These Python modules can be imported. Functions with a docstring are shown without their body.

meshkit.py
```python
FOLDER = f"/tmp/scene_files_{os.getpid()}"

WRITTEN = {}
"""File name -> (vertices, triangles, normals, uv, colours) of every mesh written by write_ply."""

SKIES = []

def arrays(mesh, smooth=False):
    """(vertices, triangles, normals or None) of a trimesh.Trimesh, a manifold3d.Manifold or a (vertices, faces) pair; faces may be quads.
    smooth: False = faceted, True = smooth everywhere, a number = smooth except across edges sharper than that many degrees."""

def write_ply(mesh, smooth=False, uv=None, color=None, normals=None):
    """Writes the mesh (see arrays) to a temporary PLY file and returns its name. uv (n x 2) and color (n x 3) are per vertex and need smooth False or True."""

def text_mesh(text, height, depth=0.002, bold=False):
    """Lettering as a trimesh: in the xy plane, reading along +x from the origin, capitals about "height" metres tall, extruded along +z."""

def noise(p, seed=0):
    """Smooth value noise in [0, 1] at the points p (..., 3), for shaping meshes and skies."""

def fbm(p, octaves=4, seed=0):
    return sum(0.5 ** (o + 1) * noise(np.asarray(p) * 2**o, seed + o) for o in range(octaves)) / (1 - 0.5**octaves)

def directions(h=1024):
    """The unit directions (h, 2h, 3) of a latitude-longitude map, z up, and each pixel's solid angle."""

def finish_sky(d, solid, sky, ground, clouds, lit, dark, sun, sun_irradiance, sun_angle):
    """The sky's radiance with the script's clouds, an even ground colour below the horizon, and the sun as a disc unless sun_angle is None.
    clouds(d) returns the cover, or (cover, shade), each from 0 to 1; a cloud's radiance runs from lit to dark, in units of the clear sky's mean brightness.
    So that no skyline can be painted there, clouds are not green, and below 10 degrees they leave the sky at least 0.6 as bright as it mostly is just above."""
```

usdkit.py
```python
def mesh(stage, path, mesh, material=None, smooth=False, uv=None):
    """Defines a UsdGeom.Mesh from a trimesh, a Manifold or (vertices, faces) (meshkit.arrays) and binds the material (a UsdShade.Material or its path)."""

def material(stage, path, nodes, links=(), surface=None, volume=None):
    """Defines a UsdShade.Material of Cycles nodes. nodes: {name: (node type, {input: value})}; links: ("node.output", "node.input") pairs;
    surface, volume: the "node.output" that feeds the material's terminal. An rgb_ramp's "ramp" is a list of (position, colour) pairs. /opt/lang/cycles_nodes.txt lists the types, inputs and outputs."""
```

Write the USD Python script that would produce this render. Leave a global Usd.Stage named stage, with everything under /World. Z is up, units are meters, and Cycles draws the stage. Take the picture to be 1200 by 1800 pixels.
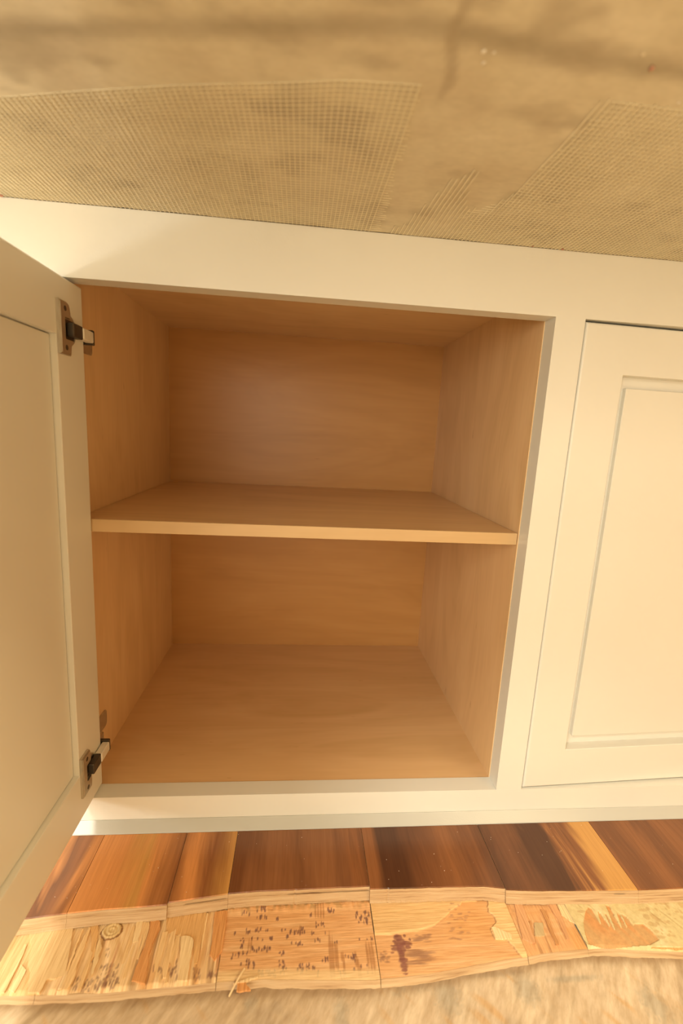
import math, random
import numpy as np
import trimesh, manifold3d
from shapely.geometry import Polygon, Point
import usdkit
from meshkit import noise, fbm
from pxr import Usd, UsdGeom, UsdLux, UsdShade, Gf, Sdf, Vt

stage = Usd.Stage.CreateInMemory()
UsdGeom.SetStageUpAxis(stage, 'Z'); UsdGeom.SetStageMetersPerUnit(stage, 1.0)
UsdGeom.Xform.Define(stage, '/World')
rng = np.random.default_rng(7)

# ------------------------------------------------------------------ camera
CX, CD, CZ, YAW, PITCH, ROLL, FPX = 0.3356, 0.628, 0.6244, 0.0948, -0.1738, 0.0536, 802.25
cy_, sy_ = math.cos(YAW), math.sin(YAW)
fw = np.array([sy_ * math.cos(PITCH), cy_ * math.cos(PITCH), math.sin(PITCH)])
r0 = np.array([cy_, -sy_, 0.0]); u0 = np.cross(r0, fw)
rt = math.cos(ROLL) * r0 + math.sin(ROLL) * u0
up = -math.sin(ROLL) * r0 + math.cos(ROLL) * u0
cam = UsdGeom.Camera.Define(stage, '/World/camera')
cam.AddTransformOp().Set(Gf.Matrix4d(*rt, 0, *up, 0, *(-fw), 0, CX, -CD, CZ, 1))
cam.CreateHorizontalApertureAttr(24.0)
cam.CreateFocalLengthAttr(FPX / 1200 * 24.0)
cam.CreateFStopAttr(2.8); cam.CreateFocusDistanceAttr(0.70)
cam.CreateExposureAttr(0.83)
cam.CreateClippingRangeAttr((0.02, 100.0))

# ------------------------------------------------------------------ lights (warm room lamps and one added soft panel)
def light(kind, name, pos, color, intensity, rot=(0, 0, 0), **kw):
    l = getattr(UsdLux, kind).Define(stage, '/World/' + name)
    l.AddTranslateOp().Set(Gf.Vec3d(*pos)); l.AddRotateXYZOp().Set(Gf.Vec3f(*rot))
    l.CreateColorAttr(Gf.Vec3f(*color)); l.CreateIntensityAttr(intensity)
    for k, v in kw.items():
        getattr(l, f'Create{k}Attr')(v)
    return l
WARM, CREAM, AMBER = (0.98, 0.93, 0.79), (0.97, 0.96, 0.89), (1.0, 0.74, 0.38)
# added unseen soft panel behind the camera to the left for frontal fill, a lamp standing low on the floor at the far left, two ceiling lamps (the right one more yellow)
light('RectLight', 'added_soft_light', (-0.65, -2.45, 1.1), WARM, 3.2, (90, 0, 0), Width=1.5, Height=1.6)
light('SphereLight', 'floor_lamp', (-0.85, -0.95, 0.33), CREAM, 28.0, Radius=0.09)
light('DiskLight', 'ceiling_lamp', (-0.9, -1.7, 2.44), WARM, 36.0, (0, 0, 0), Radius=0.3)
light('DiskLight', 'ceiling_lamp_001', (1.9, -1.5, 2.44), AMBER, 26.0, (0, 0, 0), Radius=0.3)

# ------------------------------------------------------------------ helpers
LK = '/World/Looks/'
used = {}
def numbered(path):
    n = used.get(path, 0); used[path] = n + 1
    return path if n == 0 else f'{path}_{n:03d}'
def keys(prim, **kw):
    for k, v in kw.items():
        if v is not None:
            prim.SetCustomDataByKey(k, v)
    return prim
def xf(name, parent='/World', loc=(0, 0, 0), **kw):
    p = numbered(f'{parent}/{name}')
    x = UsdGeom.Xform.Define(stage, p)
    x.AddTranslateOp().Set(Gf.Vec3d(*loc))
    keys(x.GetPrim(), **kw)
    return p
def obj(name, mesh, mat, parent='/World', smooth=False, tint=None, **kw):
    p = numbered(f'{parent}/{name}')
    m = usdkit.mesh(stage, p, mesh, LK + mat, smooth=smooth)
    if tint is not None:
        UsdGeom.PrimvarsAPI(m).CreatePrimvar('tint', Sdf.ValueTypeNames.Color3fArray, 'vertex').Set(Vt.Vec3fArray.FromNumpy(np.asarray(tint, np.float32)))
    keys(m.GetPrim(), **kw)
    return p
def cbox(x0, x1, y0, y1, z0, z1, c=0.0):
    """Box with chamfered edges."""
    if c <= 0:
        b = trimesh.creation.box([x1 - x0, y1 - y0, z1 - z0]); b.apply_translation([(x0 + x1) / 2, (y0 + y1) / 2, (z0 + z1) / 2]); return b
    pts = []
    for sx in (0, 1):
        for sy in (0, 1):
            for sz in (0, 1):
                X, Y, Z = (x0, x1)[sx], (y0, y1)[sy], (z0, z1)[sz]
                dx, dy, dz = (c, -c)[sx], (c, -c)[sy], (c, -c)[sz]
                pts += [(X + dx, Y + dy, Z), (X + dx, Y, Z + dz), (X, Y + dy, Z + dz)]
    return trimesh.convex.convex_hull(np.array(pts))
def prism(poly, h, frame):
    """Shapely polygon in (a, b) extruded by h; frame(a, b, h) -> xyz arrays."""
    m = trimesh.util.concatenate([trimesh.creation.extrude_polygon(g, h, engine='earcut') for g in getattr(poly, 'geoms', [poly])])
    v = np.array(m.vertices)
    m = trimesh.Trimesh(np.stack(frame(v[:, 0], v[:, 1], v[:, 2]), 1), m.faces, process=False)
    if m.volume < 0: m.invert()
    return m
def cat(*ms): return trimesh.util.concatenate([m for m in ms])
def tube(pts, r, sides=4, squash=1.0):
    p = np.asarray(pts, float); t = np.gradient(p, axis=0); t /= np.linalg.norm(t, axis=1, keepdims=True) + 1e-12
    a = np.cross(t, [0, 0, 1.0]); a /= np.linalg.norm(a, axis=1, keepdims=True) + 1e-12
    b = np.cross(a, t); ang = (np.arange(sides) + 0.5) * 2 * np.pi / sides
    v = p[:, None] + r * (np.cos(ang)[None, :, None] * a[:, None] + squash * np.sin(ang)[None, :, None] * b[:, None])
    i, j = np.meshgrid(np.arange(len(p) - 1), np.arange(sides), indexing='ij')
    q = np.stack([i * sides + j, i * sides + (j + 1) % sides, (i + 1) * sides + (j + 1) % sides, (i + 1) * sides + j], -1).reshape(-1, 4)
    return v.reshape(-1, 3), np.vstack([q[:, [0, 1, 2]], q[:, [0, 2, 3]]])
def join(parts):
    V, F, n = [], [], 0
    for v, f in parts:
        V.append(v); F.append(f + n); n += len(v)
    return np.vstack(V), np.vstack(F)
def n2(x, y, seed=0): return noise(np.stack([x, y, np.zeros_like(x) + 0.37], -1), seed)
def f2(x, y, o=4, seed=0): return fbm(np.stack([x, y, np.zeros_like(x) + 0.37], -1), o, seed)
def smooth(a, lo, hi):
    t = np.clip((a - lo) / (hi - lo), 0, 1); return t * t * (3 - 2 * t)
def lerp(a, b, t): return a + (np.asarray(b) - a) * np.asarray(t)[..., None]

# ------------------------------------------------------------------ materials
def mat(name, nodes, links, surface='p.BSDF'): usdkit.material(stage, LK + name, nodes, links, surface=surface)
def paint(name, col, rough=0.38, var=0.03):
    c = np.array(col)
    mat(name, {'g': ('geometry', {}), 'n': ('noise_texture', {'scale': 6.0, 'detail': 1.0}), 'r': ('rgb_ramp', {'ramp': [(0.3, tuple(c * (1 - var))), (0.7, tuple(c))]}),
               'n2': ('noise_texture', {'scale': 420.0, 'detail': 0.0}), 'bev': ('bevel', {'samples': 2, 'radius': 0.0009}), 'b': ('bump', {'strength': 0.05, 'distance': 0.001}),
               'p': ('principled_bsdf', {'roughness': rough, 'specular_ior_level': 0.4})},
        [('g.position', 'n.vector'), ('n.fac', 'r.fac'), ('g.position', 'n2.vector'), ('n2.fac', 'b.height'), ('bev.bevel', 'b.normal'), ('b.normal', 'p.normal'), ('r.color', 'p.base_color')])
paint('paint', (0.785, 0.775, 0.71)); paint('shaded_trim_paint', (0.49, 0.49, 0.455), 0.3)  # base strip colour darkened to stand for weak light under the overhang

def flat_paint(name, col):
    c = np.array(col)
    mat(name, {'g': ('geometry', {}), 'n': ('noise_texture', {'scale': 3.0, 'detail': 1.0}), 'r': ('rgb_ramp', {'ramp': [(0.3, tuple(c * .97)), (0.7, tuple(c))]}), 'p': ('diffuse_bsdf', {})},
        [('g.position', 'n.vector'), ('n.fac', 'r.fac'), ('r.color', 'p.color')])
flat_paint('wall_paint', (0.78, 0.73, 0.62)); flat_paint('warm_bounce_paint', (0.66, 0.42, 0.21)); flat_paint('ceiling_paint', (0.80, 0.78, 0.72)); flat_paint('bare_ply', (0.66, 0.54, 0.38))  # right wall brown is chosen to bounce warm light onto the open door

def maple(name, axis, tone=1.0, seed=0.0):
    """Clear-finished maple ply; grain runs along axis."""
    def sc(l, c): return tuple(l if a == axis else c for a in 'xyz')
    c = np.array; tone = np.array(tone)
    mat(name, {'g': ('geometry', {}), 'm1': ('mapping', {'scale': sc(2.2, 9.0), 'location': (seed, seed * 2, seed * 3)}), 'n1': ('noise_texture', {'scale': 1.0, 'detail': 3.0, 'roughness': 0.55, 'distortion': 1.8}),
               'm2': ('mapping', {'scale': sc(7.0, 130.0), 'location': (seed, 0, seed)}), 'n2': ('noise_texture', {'scale': 1.0, 'detail': 3.0, 'roughness': 0.6}),
               'm3': ('mapping', {'scale': sc(20.0, 95.0), 'location': (seed * 5, 1, 2)}), 'n3': ('noise_texture', {'scale': 1.0, 'detail': 2.0}),
               'r1': ('rgb_ramp', {'ramp': [(0.25, tuple(c((0.67, 0.43, 0.205)) * tone)), (0.5, tuple(c((0.745, 0.49, 0.25)) * tone)), (0.75, tuple(c((0.79, 0.54, 0.29)) * tone))]}),
               'r2': ('rgb_ramp', {'ramp': [(0.25, (0.955, 0.945, 0.93)), (0.7, (1, 1, 1))]}), 'r3': ('rgb_ramp', {'ramp': [(0.0, (0.66, 0.56, 0.46)), (0.20, (0.74, 0.65, 0.56)), (0.27, (1, 1, 1))]}),
               'x1': ('mix', {'mix_type': 'multiply', 'fac': 1.0}), 'x2': ('mix', {'mix_type': 'multiply', 'fac': 0.8}), 'b': ('bump', {'strength': 0.06, 'distance': 0.0006}),
               'p': ('principled_bsdf', {'roughness': 0.36, 'specular_ior_level': 0.45})},
        [('g.position', 'm1.vector'), ('m1.vector', 'n1.vector'), ('n1.fac', 'r1.fac'), ('g.position', 'm2.vector'), ('m2.vector', 'n2.vector'), ('n2.fac', 'r2.fac'),
         ('g.position', 'm3.vector'), ('m3.vector', 'n3.vector'), ('n3.fac', 'r3.fac'), ('r1.color', 'x1.color1'), ('r2.color', 'x1.color2'), ('x1.color', 'x2.color1'), ('r3.color', 'x2.color2'),
         ('x2.color', 'p.base_color'), ('n2.fac', 'b.height'), ('b.normal', 'p.normal')])
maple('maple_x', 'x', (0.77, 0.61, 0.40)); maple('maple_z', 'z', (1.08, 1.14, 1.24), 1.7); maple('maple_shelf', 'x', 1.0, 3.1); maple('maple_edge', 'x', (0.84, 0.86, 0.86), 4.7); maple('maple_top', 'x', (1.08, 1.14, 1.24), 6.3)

def plank_mat(name, x0, w, stops, seed):
    """Varnished dark hardwood: colour bands across the board, broken by grain noise stretched along y."""
    mat(name, {'g': ('geometry', {}), 's': ('separate_xyz', {}), 'm1': ('mapping', {'scale': (16.0, 2.2, 1.0), 'location': (seed, seed * 1.7, 0)}), 'n1': ('noise_texture', {'scale': 1.0, 'detail': 3.0, 'roughness': 0.6, 'distortion': 1.6}),
               'm2': ('mapping', {'scale': (260.0, 9.0, 1.0), 'location': (seed, 0, 0)}), 'n2': ('noise_texture', {'scale': 1.0, 'detail': 3.0, 'roughness': 0.7}),
               'a': ('math', {'math_type': 'subtract', 'value2': x0}), 'd': ('math', {'math_type': 'divide', 'value2': w}),
               'o': ('math', {'math_type': 'subtract', 'value2': 0.5}), 'k': ('math', {'math_type': 'multiply', 'value2': 0.55}), 'e': ('math', {'math_type': 'add'}),
               'r1': ('rgb_ramp', {'ramp': stops}), 'r2': ('rgb_ramp', {'ramp': [(0.3, (0.84, 0.80, 0.76)), (0.65, (1, 1, 1))]}), 'x': ('mix', {'mix_type': 'multiply', 'fac': 1.0}),
               'b': ('bump', {'strength': 0.05, 'distance': 0.0004}),
               'p': ('principled_bsdf', {'roughness': 0.30, 'specular_ior_level': 0.45})},
        [('g.position', 's.vector'), ('s.x', 'a.value1'), ('a.value', 'd.value1'), ('g.position', 'm1.vector'), ('m1.vector', 'n1.vector'), ('n1.fac', 'o.value1'), ('o.value', 'k.value1'),
         ('d.value', 'e.value1'), ('k.value', 'e.value2'), ('e.value', 'r1.fac'), ('g.position', 'm2.vector'), ('m2.vector', 'n2.vector'), ('n2.fac', 'r2.fac'),
         ('r1.color', 'x.color1'), ('r2.color', 'x.color2'), ('x.color', 'p.base_color'), ('n2.fac', 'b.height'), ('b.normal', 'p.normal')])

# raw ply edges: layers by height, streaked along x
mat('ply_edge', {'g': ('geometry', {}), 'm1': ('mapping', {'scale': (14.0, 40.0, 520.0)}), 'n1': ('noise_texture', {'scale': 1.0, 'detail': 3.0, 'roughness': 0.6}),
                 'r1': ('rgb_ramp', {'ramp': [(0.28, (0.31, 0.18, 0.085)), (0.42, (0.48, 0.315, 0.165)), (0.7, (0.58, 0.42, 0.25))]}),
                 'm2': ('mapping', {'scale': (120.0, 120.0, 300.0)}), 'n2': ('noise_texture', {'scale': 1.0, 'detail': 2.0}), 'b': ('bump', {'strength': 0.5, 'distance': 0.001}),
                 'p': ('principled_bsdf', {'roughness': 0.8})},
    [('g.position', 'm1.vector'), ('m1.vector', 'n1.vector'), ('n1.fac', 'r1.fac'), ('r1.color', 'p.base_color'), ('g.position', 'm2.vector'), ('m2.vector', 'n2.vector'), ('n2.fac', 'b.height'), ('b.normal', 'p.normal')])
def tinted(name, fine, rough, bump, lo=(0.82, 0.80, 0.77), turn=0.0):
    mat(name, {'g': ('geometry', {}), 'a': ('attribute', {'attribute': 'tint'}), 'm': ('mapping', {'scale': fine}), 'vr': ('vector_rotate', {'rotate_type': 'z_axis', 'angle': turn}), 'n': ('noise_texture', {'scale': 1.0, 'detail': 3.0, 'roughness': 0.65}),
               'r': ('rgb_ramp', {'ramp': [(0.3, lo), (0.65, (1, 1, 1))]}), 'x': ('mix', {'mix_type': 'multiply', 'fac': 1.0}), 'b': ('bump', {'strength': bump, 'distance': 0.001}), 'p': ('principled_bsdf', {'roughness': rough, 'specular_ior_level': 0.3})},
        [('a.color', 'x.color1'), ('g.position', 'vr.vector'), ('vr.vector', 'm.vector'), ('m.vector', 'n.vector'), ('n.fac', 'r.fac'), ('r.color', 'x.color2'), ('x.color', 'p.base_color'), ('n.fac', 'b.height'), ('b.normal', 'p.normal')])
tinted('torn_y', (560.0, 22.0, 1.0), 0.75, 0.7, (0.72, 0.63, 0.53)); tinted('torn_x', (26.0, 520.0, 1.0), 0.75, 0.5, (0.74, 0.66, 0.56)); tinted('glue', (150.0, 150.0, 1.0), 0.55, 0.3); tinted('dirty_ply', (150.0, 38.0, 1.0), 0.8, 0.4, (0.76, 0.71, 0.64), 0.55); tinted('mortar', (90.0, 160.0, 90.0), 0.9, 0.12, (0.92, 0.915, 0.90))
def plain(name, col, rough, metal=0.0, bump=0.0):
    mat(name, {'g': ('geometry', {}), 'n': ('noise_texture', {'scale': 90.0, 'detail': 3.0}), 'r': ('rgb_ramp', {'ramp': [(0.3, tuple(np.array(col) * 0.9)), (0.7, col)]}), 'p': ('principled_bsdf', {'roughness': rough, 'metallic': metal})},
        [('g.position', 'n.vector'), ('n.fac', 'r.fac'), ('r.color', 'p.base_color')])
plain('thread', (0.92, 0.84, 0.62), 0.6); plain('nickel', (0.62, 0.58, 0.50), 0.38, 0.9); plain('nickel_bright', (0.86, 0.84, 0.76), 0.45, 0.2); plain('dark_metal', (0.09, 0.075, 0.06), 0.45, 0.6)
plain('splinter', (0.80, 0.60, 0.34), 0.7); plain('crumb', (0.78, 0.68, 0.5), 0.9); plain('dust', (0.85, 0.8, 0.7), 0.9); plain('pink_chip', (0.55, 0.28, 0.2), 0.8)

# ------------------------------------------------------------------ measures
XL, XR = 0.0245, 0.6723            # open bay, between the stiles
XD0, XD1 = 0.7151, 1.362           # second opening
ZT, ZB = 0.793, 0.0639             # opening top and bottom
TF = 0.0276                        # face frame thickness
H = 0.876
ZP = 0.013                         # plank top
CX0, CX1 = -0.33, 1.42
YB = 0.5062

# ------------------------------------------------------------------ room shell
floor = xf('floor', kind='structure', label='torn up wooden plank floor over dirty plywood')
RX0, RX1, RY0, RY1, RZ = -1.9, 2.7, -2.7, 2.4, 2.5
for nm, b in (('wall_left', (RX0 - .1, RX0, RY0, RY1, -.02, RZ)), ('wall_right', (RX1, RX1 + .1, RY0, RY1, -.02, RZ)), ('wall_back', (RX0, RX1, RY1, RY1 + .1, -.02, RZ)), ('wall_front', (RX0, RX1, RY0 - .1, RY0, -.02, RZ))):
    obj(nm, cbox(*b), 'warm_bounce_paint' if nm == 'wall_right' else 'wall_paint', kind='structure', label='unseen room wall coloured brown to bounce warm light' if nm == 'wall_right' else 'plain cream painted room wall')
obj('ceiling', cbox(RX0 - .1, RX1 + .1, RY0 - .1, RY1 + .1, RZ, RZ + .1), 'ceiling_paint', kind='structure', label='plain white room ceiling')

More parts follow.
